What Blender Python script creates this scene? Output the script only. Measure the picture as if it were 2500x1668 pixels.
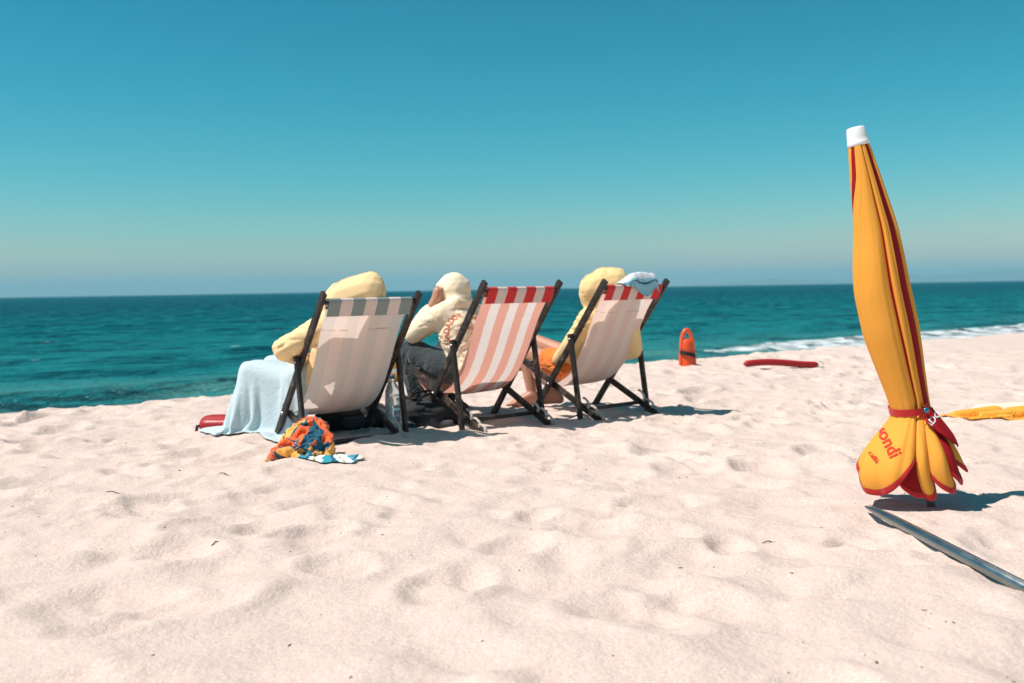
import bpy, bmesh, math, random
import numpy as np
from mathutils import Vector, Matrix, Quaternion
from mathutils.bvhtree import BVHTree
R = math.radians
random.seed(7); rng = np.random.default_rng(7)
scene = bpy.context.scene
for o in list(bpy.data.objects): bpy.data.objects.remove(o)
COL = scene.collection

# ------------------------------------------------------------------ camera
CAM_H = 0.86
cam_d = bpy.data.cameras.new('camera'); cam = bpy.data.objects.new('camera', cam_d); COL.objects.link(cam)
cam_d.sensor_width = 36.0; cam_d.lens = 35.0
cam_d.clip_start = 0.05; cam_d.clip_end = 120000
cam.location = (0, 0, CAM_H)
cam.matrix_world = (Matrix.Translation((0, 0, CAM_H)) @ Matrix.Rotation(R(90 - 3.015), 4, 'X') @ Matrix.Rotation(R(-0.95), 4, 'Z'))
cam_d.dof.use_dof = True; cam_d.dof.focus_distance = 4.1; cam_d.dof.aperture_fstop = 3.2
scene.camera = cam

# ------------------------------------------------------------------ sky + sun
SUN_DIR = Vector((-0.50, -0.14, 0.86)).normalized()
SUN_EL = math.asin(SUN_DIR.z); SUN_AZ = math.atan2(SUN_DIR.x, SUN_DIR.y)
world = bpy.data.worlds.new('World'); scene.world = world; world.use_nodes = True
wn = world.node_tree; wn.nodes.clear()
w_out = wn.nodes.new('ShaderNodeOutputWorld'); w_bg = wn.nodes.new('ShaderNodeBackground')
w_sky = wn.nodes.new('ShaderNodeTexSky'); w_sky.sky_type = 'NISHITA'; w_sky.sun_disc = False
w_sky.sun_elevation = SUN_EL; w_sky.sun_rotation = SUN_AZ
w_sky.altitude = 0; w_sky.air_density = 1.0; w_sky.dust_density = 0.3; w_sky.ozone_density = 1.0
# the picture's teal colour grade, applied to the whole sky per channel: out = level * (in * gain) ^ power
w_sep = wn.nodes.new('ShaderNodeSeparateColor'); w_com = wn.nodes.new('ShaderNodeCombineColor')
SKY_GRADE = {'Red': (1 / 4.75, 0.170, 3.6), 'Green': (1 / 4.75, 0.348, 1.30), 'Blue': (1 / 4.75, 0.312, 1.50)}   # gain, level, power
for ch, (gain, level, power) in SKY_GRADE.items():
    m1 = wn.nodes.new('ShaderNodeMath'); m1.operation = 'MULTIPLY'; m1.inputs[1].default_value = gain
    m2 = wn.nodes.new('ShaderNodeMath'); m2.operation = 'POWER'; m2.inputs[1].default_value = power
    m3 = wn.nodes.new('ShaderNodeMath'); m3.operation = 'MULTIPLY'; m3.inputs[1].default_value = level
    wn.links.new(w_sep.outputs[ch], m1.inputs[0]); wn.links.new(m1.outputs[0], m2.inputs[0]); wn.links.new(m2.outputs[0], m3.inputs[0]); wn.links.new(m3.outputs[0], w_com.inputs[ch])
wn.links.new(w_sky.outputs[0], w_sep.inputs[0]); wn.links.new(w_com.outputs[0], w_bg.inputs[0])
w_bg.inputs[1].default_value = 1.0
wn.links.new(w_bg.outputs[0], w_out.inputs[0])

sun_d = bpy.data.lights.new('sun', 'SUN'); sun = bpy.data.objects.new('sun', sun_d); COL.objects.link(sun)
sun_d.energy = 4.7; sun_d.angle = R(0.53); sun_d.color = (1.0, 0.895, 0.83)
sun.rotation_euler = (-SUN_DIR).to_track_quat('-Z', 'Y').to_euler()
scene.view_settings.view_transform = 'Standard'; scene.view_settings.look = 'None'
scene.view_settings.exposure = 0.36; scene.view_settings.gamma = 1.0; scene.view_settings.use_curve_mapping = False
scene.render.engine = 'CYCLES'
scene.cycles.use_denoising = True
scene.cycles.max_bounces = 8; scene.cycles.transparent_max_bounces = 12; scene.cycles.volume_bounces = 0
scene.cycles.sample_clamp_indirect = 6.0
scene.cycles.caustics_reflective = False

# ------------------------------------------------------------------ noise (numpy)
_perm = np.random.default_rng(3).permutation(512).astype(np.int64)
_grad = np.random.default_rng(4).normal(size=(512, 3)); _grad /= np.linalg.norm(_grad, axis=1)[:, None]
def perlin(x, y, z=0.0):
    x, y, z = np.broadcast_arrays(np.asarray(x, float), np.asarray(y, float), np.asarray(z, float))
    xi, yi, zi = np.floor(x).astype(np.int64), np.floor(y).astype(np.int64), np.floor(z).astype(np.int64)
    xf, yf, zf = x - xi, y - yi, z - zi
    f = lambda t: t * t * t * (t * (t * 6 - 15) + 10)
    u, v, w = f(xf), f(yf), f(zf)
    def g(a, b, c):
        h = _perm[(_perm[(_perm[(xi + a) & 511] + yi + b) & 511] + zi + c) & 511]
        gr = _grad[h]
        return gr[..., 0] * (xf - a) + gr[..., 1] * (yf - b) + gr[..., 2] * (zf - c)
    l = lambda a, b, t: a + (b - a) * t
    return l(l(l(g(0,0,0), g(1,0,0), u), l(g(0,1,0), g(1,1,0), u), v), l(l(g(0,0,1), g(1,0,1), u), l(g(0,1,1), g(1,1,1), u), v), w)
def fbm(x, y, z=0.0, o=4, gain=0.5):
    s, a = 0.0, 1.0
    for k in range(o):
        s = s + a * perlin(x * 2**k + 17.3 * k, y * 2**k - 9.1 * k, np.asarray(z) * 2**k); a *= gain
    return s
def smooth(a, b, x):
    t = np.clip((np.asarray(x, float) - a) / (b - a), 0, 1); return t * t * (3 - 2 * t)

# ------------------------------------------------------------------ helpers
def tag(o, label=None, cat=None, group=None, kind=None):
    if label: o['label'] = label
    if cat: o['category'] = cat
    if group: o['group'] = group
    if kind: o['kind'] = kind
    return o
def empty(name, loc=(0,0,0), rz=0.0):
    o = bpy.data.objects.new(name, None); COL.objects.link(o); o.location = loc; o.rotation_euler = (0, 0, rz)
    o.empty_display_size = 0.1
    return o
def link(name, me, mat=None, parent=None, smooth_=True):
    o = bpy.data.objects.new(name, me); COL.objects.link(o)
    if mat is not None and not me.materials: me.materials.append(mat)
    if parent is not None: o.parent = parent
    if smooth_: me.polygons.foreach_set('use_smooth', np.ones(len(me.polygons), bool))
    return o
def mesh(verts, faces, name='m'):
    me = bpy.data.meshes.new(name); me.from_pydata([tuple(v) for v in verts], [], faces); me.update(); return me
def grid_mesh(P, name='m', uv=None, wrap_u=False, cap=False):
    """P: (n,m,3) array -> quad mesh (fast)."""
    n, m = P.shape[:2]
    me = bpy.data.meshes.new(name)
    idx = np.arange(n * m).reshape(n, m)
    if wrap_u: idx = np.concatenate([idx, idx[:1]], 0)
    a, b, c, d = idx[:-1, :-1], idx[1:, :-1], idx[1:, 1:], idx[:-1, 1:]
    q = np.stack([a, b, c, d], -1).reshape(-1, 4)
    me.vertices.add(n * m); me.vertices.foreach_set('co', P.reshape(-1).astype(np.float32))
    me.loops.add(q.size); me.loops.foreach_set('vertex_index', q.reshape(-1).astype(np.int32))
    me.polygons.add(len(q)); me.polygons.foreach_set('loop_start', (np.arange(len(q)) * 4).astype(np.int32))
    if uv is not None:
        l = me.uv_layers.new(name='UVMap'); l.data.foreach_set('uv', uv.reshape(-1, 2)[q.reshape(-1)].reshape(-1).astype(np.float32))
    me.update(); me.validate()
    return me
def from_bm(bm, name='m'):
    me = bpy.data.meshes.new(name); bm.to_mesh(me); bm.free(); return me
def beam_bm(bm, p0, p1, w, t, side, bev=0.004):
    """box beam from p0 to p1; t = thickness along 'side', w = the other way."""
    p0, p1 = Vector(p0), Vector(p1); d = (p1 - p0).normalized(); s = (Vector(side) - d * d.dot(Vector(side))).normalized(); u = d.cross(s)
    vs = [bm.verts.new(p + s * (a * t / 2) + u * (b * w / 2)) for p in (p0, p1) for a, b in ((-1,-1),(1,-1),(1,1),(-1,1))]
    fs = [bm.faces.new([vs[i] for i in f]) for f in ((3,2,1,0),(4,5,6,7),(0,1,5,4),(1,2,6,5),(2,3,7,6),(3,0,4,7))]
    if bev: bmesh.ops.bevel(bm, geom=list({e for f in fs for e in f.edges}), offset=bev, segments=2, affect='EDGES', profile=0.6)
def beam(name, p0, p1, w, t, side, mat, parent, bev=0.004):
    bm = bmesh.new(); beam_bm(bm, p0, p1, w, t, side, bev); bmesh.ops.recalc_face_normals(bm, faces=bm.faces)
    return link(name, from_bm(bm), mat, parent, False)
def frames(pts):
    pts = [Vector(p) for p in pts]; out = []; up = Vector((0.13, 0.31, 0.94))
    for i, p in enumerate(pts):
        d = (pts[min(i + 1, len(pts) - 1)] - pts[max(i - 1, 0)]).normalized()
        if i == 0:
            s = d.cross(up).normalized()
        else:
            s = (s - d * s.dot(d)).normalized()
        out.append((p, s, d.cross(s)))
    return out
def tube_mesh(pts, rad, n=10, flat=1.0, cap=True):
    fr = frames(pts); rad = rad if hasattr(rad, '__len__') else [rad] * len(pts)
    V, F = [], []
    for (p, s, u), r in zip(fr, rad):
        for k in range(n):
            a = 2 * math.pi * k / n; V.append(p + s * (r * math.cos(a)) + u * (r * flat * math.sin(a)))
    for i in range(len(pts) - 1):
        for k in range(n):
            F.append((i*n+k, i*n+(k+1)%n, (i+1)*n+(k+1)%n, (i+1)*n+k))
    if cap: F.append(tuple(range(n))[::-1]); F.append(tuple(range((len(pts)-1)*n, len(pts)*n)))
    return mesh(V, F)
def tube(name, pts, rad, mat, parent=None, n=10, flat=1.0):
    return link(name, tube_mesh(pts, rad, n, flat), mat, parent)
def catmull(P, n):
    P = [np.array(p, float) for p in P]; P = [2*P[0]-P[1]] + P + [2*P[-1]-P[-2]]; out = []
    segs = len(P) - 3
    for k in range(n):
        t = k / (n - 1) * segs; i = min(int(t), segs - 1); t -= i
        a, b, c, d = P[i:i+4]
        out.append(0.5 * ((2*b) + (-a + c)*t + (2*a - 5*b + 4*c - d)*t*t + (-a + 3*b - 3*c + d)*t**3))
    return np.array(out)
_ico = {}
def ico(sub):
    if sub not in _ico:
        bm = bmesh.new(); bmesh.ops.create_icosphere(bm, subdivisions=sub, radius=1.0); _ico[sub] = np.array([v.co[:] for v in bm.verts]); bm.free()
    return _ico[sub]
def hull(points):
    bm = bmesh.new(); vs = [bm.verts.new(p) for p in points]
    r = bmesh.ops.convex_hull(bm, input=vs)
    bmesh.ops.delete(bm, geom=[g for g in r['geom_interior'] if isinstance(g, bmesh.types.BMVert)], context='VERTS')
    return bm
def blob(parts, voxel=0.01, smooth_it=4, fold=None):
    """one continuous surface from tapered capsules (p0, r0, p1, r1[, (sx,sy,sz)])."""
    V, F, off = [], [], 0
    S = ico(2)
    for prt in parts:
        p0, r0, p1, r1 = prt[:4]; sc = np.array(prt[4] if len(prt) > 4 else (1, 1, 1))
        bm = hull(np.concatenate([S * r0 * sc + np.array(p0), S * r1 * sc + np.array(p1)]))
        bm.verts.index_update()
        V += [v.co[:] for v in bm.verts]; F += [tuple(v.index + off for v in f.verts) for f in bm.faces]; off += len(bm.verts); bm.free()
    me = mesh(V, F); o = bpy.data.objects.new('tmp', me); COL.objects.link(o)
    md = o.modifiers.new('r', 'REMESH'); md.mode = 'VOXEL'; md.voxel_size = voxel
    if smooth_it: sm = o.modifiers.new('s', 'SMOOTH'); sm.factor = 0.5; sm.iterations = smooth_it
    dg = bpy.context.evaluated_depsgraph_get(); dg.update()
    out = bpy.data.meshes.new_from_object(o.evaluated_get(dg), depsgraph=dg)
    bpy.data.objects.remove(o); bpy.data.meshes.remove(me)
    if fold is not None:
        n = len(out.vertices); co = np.empty(n * 3, np.float32); no = np.empty(n * 3, np.float32)
        out.vertices.foreach_get('co', co); out.vertices.foreach_get('normal', no)
        co = co.reshape(-1, 3).astype(float); no = no.reshape(-1, 3)
        co = co + no * fold(co)[:, None]
        out.vertices.foreach_set('co', co.reshape(-1).astype(np.float32)); out.update()
    return out
def crease(scale=(9, 9, 16), amp=0.008, ridge=0.5, seed=0.0):
    sx, sy, sz = scale
    def f(c):
        w = 0.35 * fbm(c[:,0]*5+seed, c[:,1]*5, c[:,2]*5, 2)
        a = perlin(c[:,0]*sx*.6 + w*2 + seed, c[:,1]*sy*.6 + w*2, c[:,2]*sz*.6 + w*2)
        def groove(q, k): return np.clip(1 - np.abs(q) * k, 0, 1)**1.5
        b = groove(perlin(c[:,0]*sx*1.2 - seed, c[:,1]*sy*1.2 + w*4, c[:,2]*sz*1.6 + 4), 5.0) * smooth(-.1, .25, perlin(c[:,0]*4 + seed, c[:,1]*4, c[:,2]*4))
        b2 = groove(perlin(c[:,0]*sx*2.1 + seed, c[:,1]*sy*2.1 + w*5, c[:,2]*sz*2.2 + 9), 6.0) * smooth(0, .25, perlin(c[:,0]*5 + seed, c[:,1]*5 + 7, c[:,2]*5))
        return amp * ((1 - ridge) * a * 2.0 - ridge * (0.9 * b + 0.5 * b2 - 0.15))
    return f
def text_points(body, size, bold=False):
    cu = bpy.data.curves.new('t', 'FONT'); cu.body = body; cu.size = size; cu.resolution_u = 3
    if bold: cu.offset = size * 0.018
    o = bpy.data.objects.new('t', cu); COL.objects.link(o)
    dg = bpy.context.evaluated_depsgraph_get(); dg.update()
    me = bpy.data.meshes.new_from_object(o.evaluated_get(dg), depsgraph=dg)
    bpy.data.objects.remove(o)
    bm = bmesh.new(); bm.from_mesh(me); bmesh.ops.triangulate(bm, faces=bm.faces)
    bmesh.ops.subdivide_edges(bm, edges=[e for e in bm.edges if e.calc_length() > size * 0.25], cuts=2)
    bmesh.ops.triangulate(bm, faces=bm.faces)
    V = np.array([v.co[:] for v in bm.verts]); bm.verts.index_update(); F = [tuple(v.index for v in f.verts) for f in bm.faces]; bm.free()
    return V, F

# ---- a small position-based cloth solver (drapes over capsules and the ground)
def cloth(P, rest, steps, colliders=(), ground=None, pinned=None, grav=-9.8, iters=10, fric=0.55, damp=0.985, thick=0.006, bend=0.25, wind=None, stick=None):
    P = P.copy(); Q = P.copy(); dt = 1/60
    n, m = P.shape[:2]; inv = np.ones((n, m, 1))
    if pinned is not None: inv[pinned] = 0
    def con(sa, sb, L, k):
        a, b = P[sa], P[sb]; wa, wb = inv[sa], inv[sb]
        d = b - a; l = np.linalg.norm(d, axis=-1, keepdims=True) + 1e-9; w = wa + wb + 1e-9
        c = d * ((l - L) / l * k / w)
        P[sa] += c * wa; P[sb] -= c * wb
    s_ = slice
    sets = []
    for st, L, k in ((1, rest, 1.0), (2, 2*rest, bend)):
        for off in range(2*st):
            ia = np.arange(off, n - st, 2*st)
            for r in range(st if st > 1 and False else 1): pass
            if len(ia): sets.append(((ia[:, None], np.arange(m)[None, :]), (ia[:, None] + st, np.arange(m)[None, :]), L, k))
            ja = np.arange(off, m - st, 2*st)
            if len(ja): sets.append(((np.arange(n)[:, None], ja[None, :]), (np.arange(n)[:, None], ja[None, :] + st), L, k))
    for off in range(2):
        ia = np.arange(off, n - 1, 2)
        for oj in range(2):
            ja = np.arange(oj, m - 1, 2)
            sets.append(((ia[:, None], ja[None, :]), (ia[:, None] + 1, ja[None, :] + 1), rest * 1.4142, 0.6))
            sets.append(((ia[:, None] + 1, ja[None, :]), (ia[:, None], ja[None, :] + 1), rest * 1.4142, 0.6))
    for step in range(steps):
        vel = (P - Q) * damp; Q = P.copy()
        acc = np.zeros(3); acc[2] = grav
        P = P + (vel + acc * dt * dt) * inv
        if wind is not None: P += wind(P, step) * inv
        for it in range(iters):
            for sa, sb, L, k in sets: con(sa, sb, L, k)
            if it % 3 == 2 or it == iters - 1:
                for c in colliders:
                    a, ra, b, rb = np.array(c[0]), c[1], np.array(c[2]), c[3]
                    ab = b - a; t = np.clip(((P - a) @ ab) / (ab @ ab + 1e-9), 0, 1)[..., None]
                    q = a + t * ab; r = ra + (rb - ra) * t + thick
                    d = P - q; l = np.linalg.norm(d, axis=-1, keepdims=True) + 1e-9
                    hit = (l < r)
                    if stick is not None and step == stick and it == iters - 1: inv = np.where(hit & (d[..., 2:] / l > 0.85), 0.0, inv)
                    P = np.where(hit & (inv > 0), q + d / l * r, P)
                    Q = np.where(hit, Q + (P - Q) * fric, Q)
                if ground is not None:
                    gz = ground(P[..., 0], P[..., 1]) + thick
                    hit = P[..., 2] < gz
                    P[..., 2] = np.where(hit, gz, P[..., 2]); Q = np.where(hit[..., None], Q + (P - Q) * fric, Q)
    return P
def cloth_obj(name, P, mat, parent=None, uv=None, thick=0.004, sub=1):
    n, m = P.shape[:2]
    if uv is None: uv = np.stack(np.meshgrid(np.linspace(0,1,n), np.linspace(0,1,m), indexing='ij'), -1)
    o = link(name, grid_mesh(P, uv=uv), mat, parent)
    sd = o.modifiers.new('solid', 'SOLIDIFY'); sd.thickness = thick; sd.offset = 0
    if sub: ss = o.modifiers.new('sub', 'SUBSURF'); ss.levels = sub; ss.render_levels = sub
    return o

# ------------------------------------------------------------------ materials
class NT:
    def __init__(s, name):
        s.m = bpy.data.materials.new(name); s.m.use_nodes = True; s.t = s.m.node_tree; s.t.nodes.clear()
        s.out = s.n('ShaderNodeOutputMaterial')
    def n(s, typ, **kw):
        nd = s.t.nodes.new(typ)
        for k, v in kw.items():
            if hasattr(nd, k): setattr(nd, k, v)
        return nd
    def l(s, a, b): s.t.links.new(a, b)
    def coord(s, which='Object'): return s.n('ShaderNodeTexCoord').outputs[which]
    def noise(s, vec, scale, detail=3, rough=0.5, dist=0.0):
        nd = s.n('ShaderNodeTexNoise'); nd.inputs['Scale'].default_value = scale; nd.inputs['Detail'].default_value = detail
        nd.inputs['Roughness'].default_value = rough; nd.inputs['Distortion'].default_value = dist
        s.l(vec, nd.inputs['Vector']); return nd.outputs['Fac']
    def ramp(s, fac, stops, interp='LINEAR'):
        nd = s.n('ShaderNodeValToRGB'); cr = nd.color_ramp; cr.interpolation = interp
        while len(cr.elements) < len(stops): cr.elements.new(0.5)
        for e, (p, c) in zip(cr.elements, stops):
            e.position = p; e.color = (*c, 1) if len(c) == 3 else c
        s.l(fac, nd.inputs[0]); return nd.outputs[0]
    def mix(s, fac, a, b, blend='MIX'):
        nd = s.n('ShaderNodeMix'); nd.data_type = 'RGBA'; nd.blend_type = blend
        for i, v in ((0, fac), (6, a), (7, b)):
            if hasattr(v, 'is_output'): s.l(v, nd.inputs[i])
            else: nd.inputs[i].default_value = v if i == 0 else (*v, 1)
        return nd.outputs[2]
    def math(s, op, a, b=None, c=None):
        nd = s.n('ShaderNodeMath'); nd.operation = op
        for i, v in enumerate((a, b, c)):
            if v is None: continue
            if hasattr(v, 'is_output'): s.l(v, nd.inputs[i])
            else: nd.inputs[i].default_value = v
        return nd.outputs[0]
    def bump(s, h, strength=0.3, dist=0.01):
        nd = s.n('ShaderNodeBump'); nd.inputs['Strength'].default_value = strength; nd.inputs['Distance'].default_value = dist
        s.l(h, nd.inputs['Height']); return nd.outputs[0]
    def bsdf(s, color=None, rough=0.6, normal=None, **kw):
        b = s.n('ShaderNodeBsdfPrincipled')
        if color is not None:
            if hasattr(color, 'is_output'): s.l(color, b.inputs['Base Color'])
            else: b.inputs['Base Color'].default_value = (*color, 1)
        if hasattr(rough, 'is_output'): s.l(rough, b.inputs['Roughness'])
        else: b.inputs['Roughness'].default_value = rough
        if normal is not None: s.l(normal, b.inputs['Normal'])
        for k, v in kw.items(): b.inputs[k.replace('_', ' ')].default_value = v
        return b
    def done(s, shader): s.l(shader.outputs[0] if hasattr(shader, 'outputs') else shader, s.out.inputs[0]); return s.m

def m_fabric(name, col, var=0.12, rough=0.9, weave=900, bump=0.15, trans=0.0, sheen=0.2, wrinkle=0.0):
    k = NT(name); co = k.coord()
    big = k.noise(co, 9, 4); fine = k.noise(co, weave, 2)
    c = k.mix(k.math('MULTIPLY', big, 0.9), col, tuple(x * (1 - var) for x in col))
    c = k.mix(k.math('MULTIPLY', fine, 0.25), c, tuple(x * 0.82 for x in col))
    nrm = k.bump(k.math('ADD', k.math('MULTIPLY', fine, 0.4), k.noise(co, 60, 3)), bump, 0.004)
    if wrinkle:
        r1 = k.math('ABSOLUTE', k.math('SUBTRACT', k.noise(co, 8, 2, 0.5, 1.6), 0.5)); r2 = k.math('ABSOLUTE', k.math('SUBTRACT', k.noise(co, 17, 2, 0.5, 1.0), 0.5))
        hh_ = k.math('ADD', k.math('MULTIPLY', k.math('MINIMUM', r1, 0.09), 9.0), k.math('MULTIPLY', k.math('MINIMUM', r2, 0.07), 4.0))
        b2 = k.n('ShaderNodeBump'); b2.inputs['Strength'].default_value = wrinkle; b2.inputs['Distance'].default_value = 0.012; k.l(hh_, b2.inputs['Height']); k.l(nrm, b2.inputs['Normal']); nrm = b2.outputs[0]
    b = k.bsdf(c, rough, nrm, Sheen_Weight=sheen, Specular_IOR_Level=0.2)
    if trans:
        tr = k.n('ShaderNodeBsdfTranslucent'); k.l(c, tr.inputs[0]); mx = k.n('ShaderNodeMixShader'); mx.inputs[0].default_value = trans
        k.l(b.outputs[0], mx.inputs[1]); k.l(tr.outputs[0], mx.inputs[2]); return k.done(mx)
    return k.done(b)
def m_plain(name, col, rough=0.5, metal=0.0, var=0.15, scale=12, bump=0.05, **kw):
    k = NT(name); co = k.coord(); nz = k.noise(co, scale, 5)
    c = k.mix(nz, col, tuple(x * (1 - var) for x in col))
    rr = k.math('MULTIPLY_ADD', k.noise(co, scale * 3, 3), 0.25, rough - 0.12)
    return k.done(k.bsdf(c, rr, k.bump(k.noise(co, scale * 12, 3), bump, 0.003), Metallic=metal, **kw))

def m_sand():
    k = NT('sand'); co = k.coord()
    grains = k.noise(co, 420, 2, 0.7); mid = k.noise(co, 130, 3, 0.6); patch = k.noise(co, 2.2, 4); blot = k.noise(co, 11, 4)
    c = k.ramp(grains, [(0.25, (0.37, 0.28, 0.235)), (0.42, (0.625, 0.505, 0.44)), (0.62, (0.685, 0.57, 0.50)), (0.8, (0.81, 0.73, 0.67))])
    c = k.mix(k.math('MULTIPLY', patch, 0.35), c, (0.60, 0.475, 0.41))
    c = k.mix(k.ramp(mid, [(0.36, (0.34,)*3), (0.50, (0,0,0))]), c, (0.42, 0.31, 0.245))
    c = k.mix(k.ramp(mid, [(0.56, (0,0,0)), (0.70, (0.4,)*3)]), c, (0.82, 0.74, 0.67))
    c = k.mix(k.ramp(blot, [(0.62, (0,0,0)), (0.75, (0.35,0.35,0.35))]), c, (0.60, 0.50, 0.42))
    h = k.math('ADD', k.math('MULTIPLY', grains, 0.35), k.math('ADD', k.math('MULTIPLY', mid, 0.8), k.math('MULTIPLY', k.noise(co, 38, 4), 2.2)))
    return k.done(k.bsdf(c, 0.92, k.bump(h, 0.55, 0.006), Specular_IOR_Level=0.15))
M = {}
M['sand'] = m_sand()

SHORE_N = np.array([-0.6, 0.8]); SHORE_T = np.array([0.8, 0.6])
SEA_Z = -1.25; CREST = 7.75; WATERLINE = 20.2
def m_sea():
    k = NT('sea'); co = k.coord()
    sep = k.n('ShaderNodeSeparateXYZ'); k.l(co, sep.inputs[0])
    s = sep.outputs[0]          # the object's own x runs out to sea from the beach
    mp = k.n('ShaderNodeMapping'); mp.inputs['Scale'].default_value = (1.0, 0.5, 1.0); k.l(co, mp.inputs[0]); st = mp.outputs[0]
    depth = k.math('DIVIDE', s, 160.0)
    wob = k.math('ADD', depth, k.math('MULTIPLY_ADD', k.noise(st, 0.05, 4, 0.6), 0.16, -0.08))
    c = k.ramp(wob, [(0.12, (0.075, 0.23, 0.21)), (0.20, (0.008, 0.145, 0.148)), (0.40, (0.0, 0.092, 0.105)), (0.95, (0.0, 0.038, 0.066))])
    c = k.mix(k.ramp(k.noise(st, 0.30, 6, 0.72, 0.3), [(0.47, (0,0,0)), (0.58, (0.8,)*3)]), c, (0.0, 0.018, 0.030))
    c = k.mix(k.ramp(k.noise(st, 1.1, 6, 0.78, 0.4), [(0.49, (0,0,0)), (0.60, (0.85,)*3)]), c, (0.016, 0.19, 0.195))
    foam = k.math('MULTIPLY', k.math('GREATER_THAN', k.noise(st, 0.55, 6, 0.62, 0.6), 0.70), k.math('LESS_THAN', s, 400.0))
    c = k.mix(k.math('MULTIPLY', foam, 0.5), c, (0.62, 0.72, 0.72))
    h = k.math('ADD', k.math('MULTIPLY', k.noise(st, 0.8, 5, 0.6), 0.9), k.math('ADD', k.math('MULTIPLY', k.noise(st, 0.12, 3), 3.0), k.math('MULTIPLY', k.noise(st, 3.6, 4, 0.6), 0.22)))
    nrm = k.bump(h, 1.0, 0.8)
    df = k.n('ShaderNodeBsdfDiffuse'); k.l(c, df.inputs[0]); k.l(nrm, df.inputs['Normal'])
    gl = k.n('ShaderNodeBsdfGlossy'); gl.inputs['Color'].default_value = (0.40, 0.90, 1.0, 1); gl.inputs['Roughness'].default_value = 0.22; k.l(nrm, gl.inputs['Normal'])
    lw = k.n('ShaderNodeFresnel'); lw.inputs['IOR'].default_value = 1.33; k.l(nrm, lw.inputs['Normal'])
    mx = k.n('ShaderNodeMixShader'); k.l(k.math('MINIMUM', k.math('MULTIPLY', lw.outputs[0], 0.5), 0.22), mx.inputs[0])
    k.l(df.outputs[0], mx.inputs[1]); k.l(gl.outputs[0], mx.inputs[2]); return k.done(mx)
M['sea'] = m_sea()

def m_foam():
    k = NT('foam'); co = k.coord()
    nz = k.noise(co, 1.3, 6, 0.65, 0.4)
    al = k.ramp(nz, [(0.36, (0,0,0)), (0.58, (1,1,1))])
    b = k.bsdf(k.ramp(k.noise(co, 7, 4), [(0.2, (0.55, 0.66, 0.68)), (0.7, (0.74, 0.78, 0.79))]), 0.7, k.bump(k.noise(co, 6, 5), 0.8, 0.08))
    k.l(al, b.inputs['Alpha']); return k.done(b)
M['foam'] = m_foam()
M['hill'] = m_plain('hill_scrub', (0.10, 0.13, 0.09), 0.95, scale=0.002, var=0.4, bump=0.0)

def m_wood():
    k = NT('dark_wood'); co = k.coord()
    mp = k.n('ShaderNodeMapping'); mp.inputs['Scale'].default_value = (30, 5, 5); k.l(co, mp.inputs[0])
    g = k.noise(mp.outputs[0], 3.5, 5, 0.6, 0.4); wear = k.noise(co, 16, 5, 0.7)
    c = k.ramp(g, [(0.3, (0.012, 0.009, 0.008)), (0.7, (0.035, 0.027, 0.023))])
    c = k.mix(k.ramp(wear, [(0.52, (0,0,0)), (0.70, (0.8,0.8,0.8))]), c, (0.21, 0.14, 0.10))
    return k.done(k.bsdf(c, 0.5, k.bump(g, 0.25, 0.004), Specular_IOR_Level=0.45))
M['wood'] = m_wood()
def m_sling(name, ca, cb, dirt=0.4):
    k = NT(name); uv = k.coord('UV'); co = k.coord()
    sep = k.n('ShaderNodeSeparateXYZ'); k.l(uv, sep.inputs[0])
    edge = k.math('MULTIPLY_ADD', k.noise(co, 40, 2), 0.02, -0.01)
    f = k.math('FRACT', k.math('MULTIPLY', k.math('ADD', sep.outputs[0], edge), 3.5))
    sel = k.ramp(f, [(0.0, (1,1,1)), (0.485, (1,1,1)), (0.515, (0,0,0)), (0.985, (0,0,0)), (1.0, (1,1,1))])
    c = k.mix(sel, cb, ca)
    sp = k.math('MULTIPLY', k.ramp(k.noise(co, 22, 6, 0.75, 0.5), [(0.62, (0,0,0)), (0.76, (1,1,1))]), dirt)
    c = k.mix(sp, c, (0.26, 0.20, 0.17))
    mp = k.n('ShaderNodeMapping'); mp.inputs['Scale'].default_value = (3, 90, 1); k.l(uv, mp.inputs[0])
    cre = k.math('MULTIPLY', k.ramp(k.noise(mp.outputs[0], 0.55, 3, 0.5), [(0.70, (0,0,0)), (0.74, (1,1,1))]), dirt * 0.9)
    c = k.mix(cre, c, (0.30, 0.22, 0.19))
    ln = k.math('LESS_THAN', k.math('ABSOLUTE', k.math('ADD', k.math('SUBTRACT', sep.outputs[1], 0.215), k.math('MULTIPLY_ADD', k.noise(co, 5, 2), .02, -.01))), 0.0042)
    c = k.mix(k.math('MULTIPLY', k.math('MULTIPLY', ln, k.ramp(k.noise(co, 14, 4), [(0.38, (0,0,0)), (0.55, (1,1,1))])), dirt * 1.3), c, (0.30, 0.22, 0.19))
    nrm = k.bump(k.math('ADD', k.noise(co, 700, 2), k.math('MULTIPLY', k.noise(co, 8, 3), 3)), 0.2, 0.008)
    d = k.n('ShaderNodeBsdfDiffuse'); tr = k.n('ShaderNodeBsdfTranslucent'); mx = k.n('ShaderNodeMixShader'); mx.inputs[0].default_value = 0.37
    k.l(c, d.inputs[0]); k.l(c, tr.inputs[0]); k.l(nrm, d.inputs['Normal']); k.l(d.outputs[0], mx.inputs[1]); k.l(tr.outputs[0], mx.inputs[2])
    return k.done(mx)
M['sling_grey'] = m_sling('grey_striped_canvas', (0.845, 0.785, 0.745), (0.95, 0.84, 0.785), 0.4)
M['sling_red'] = m_sling('red_striped_canvas', (0.92, 0.47, 0.37), (0.95, 0.87, 0.83), 0.10)
M['sling_faded'] = m_sling('faded_red_striped_canvas', (0.93, 0.765, 0.71), (0.95, 0.85, 0.79), 0.3)
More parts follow.
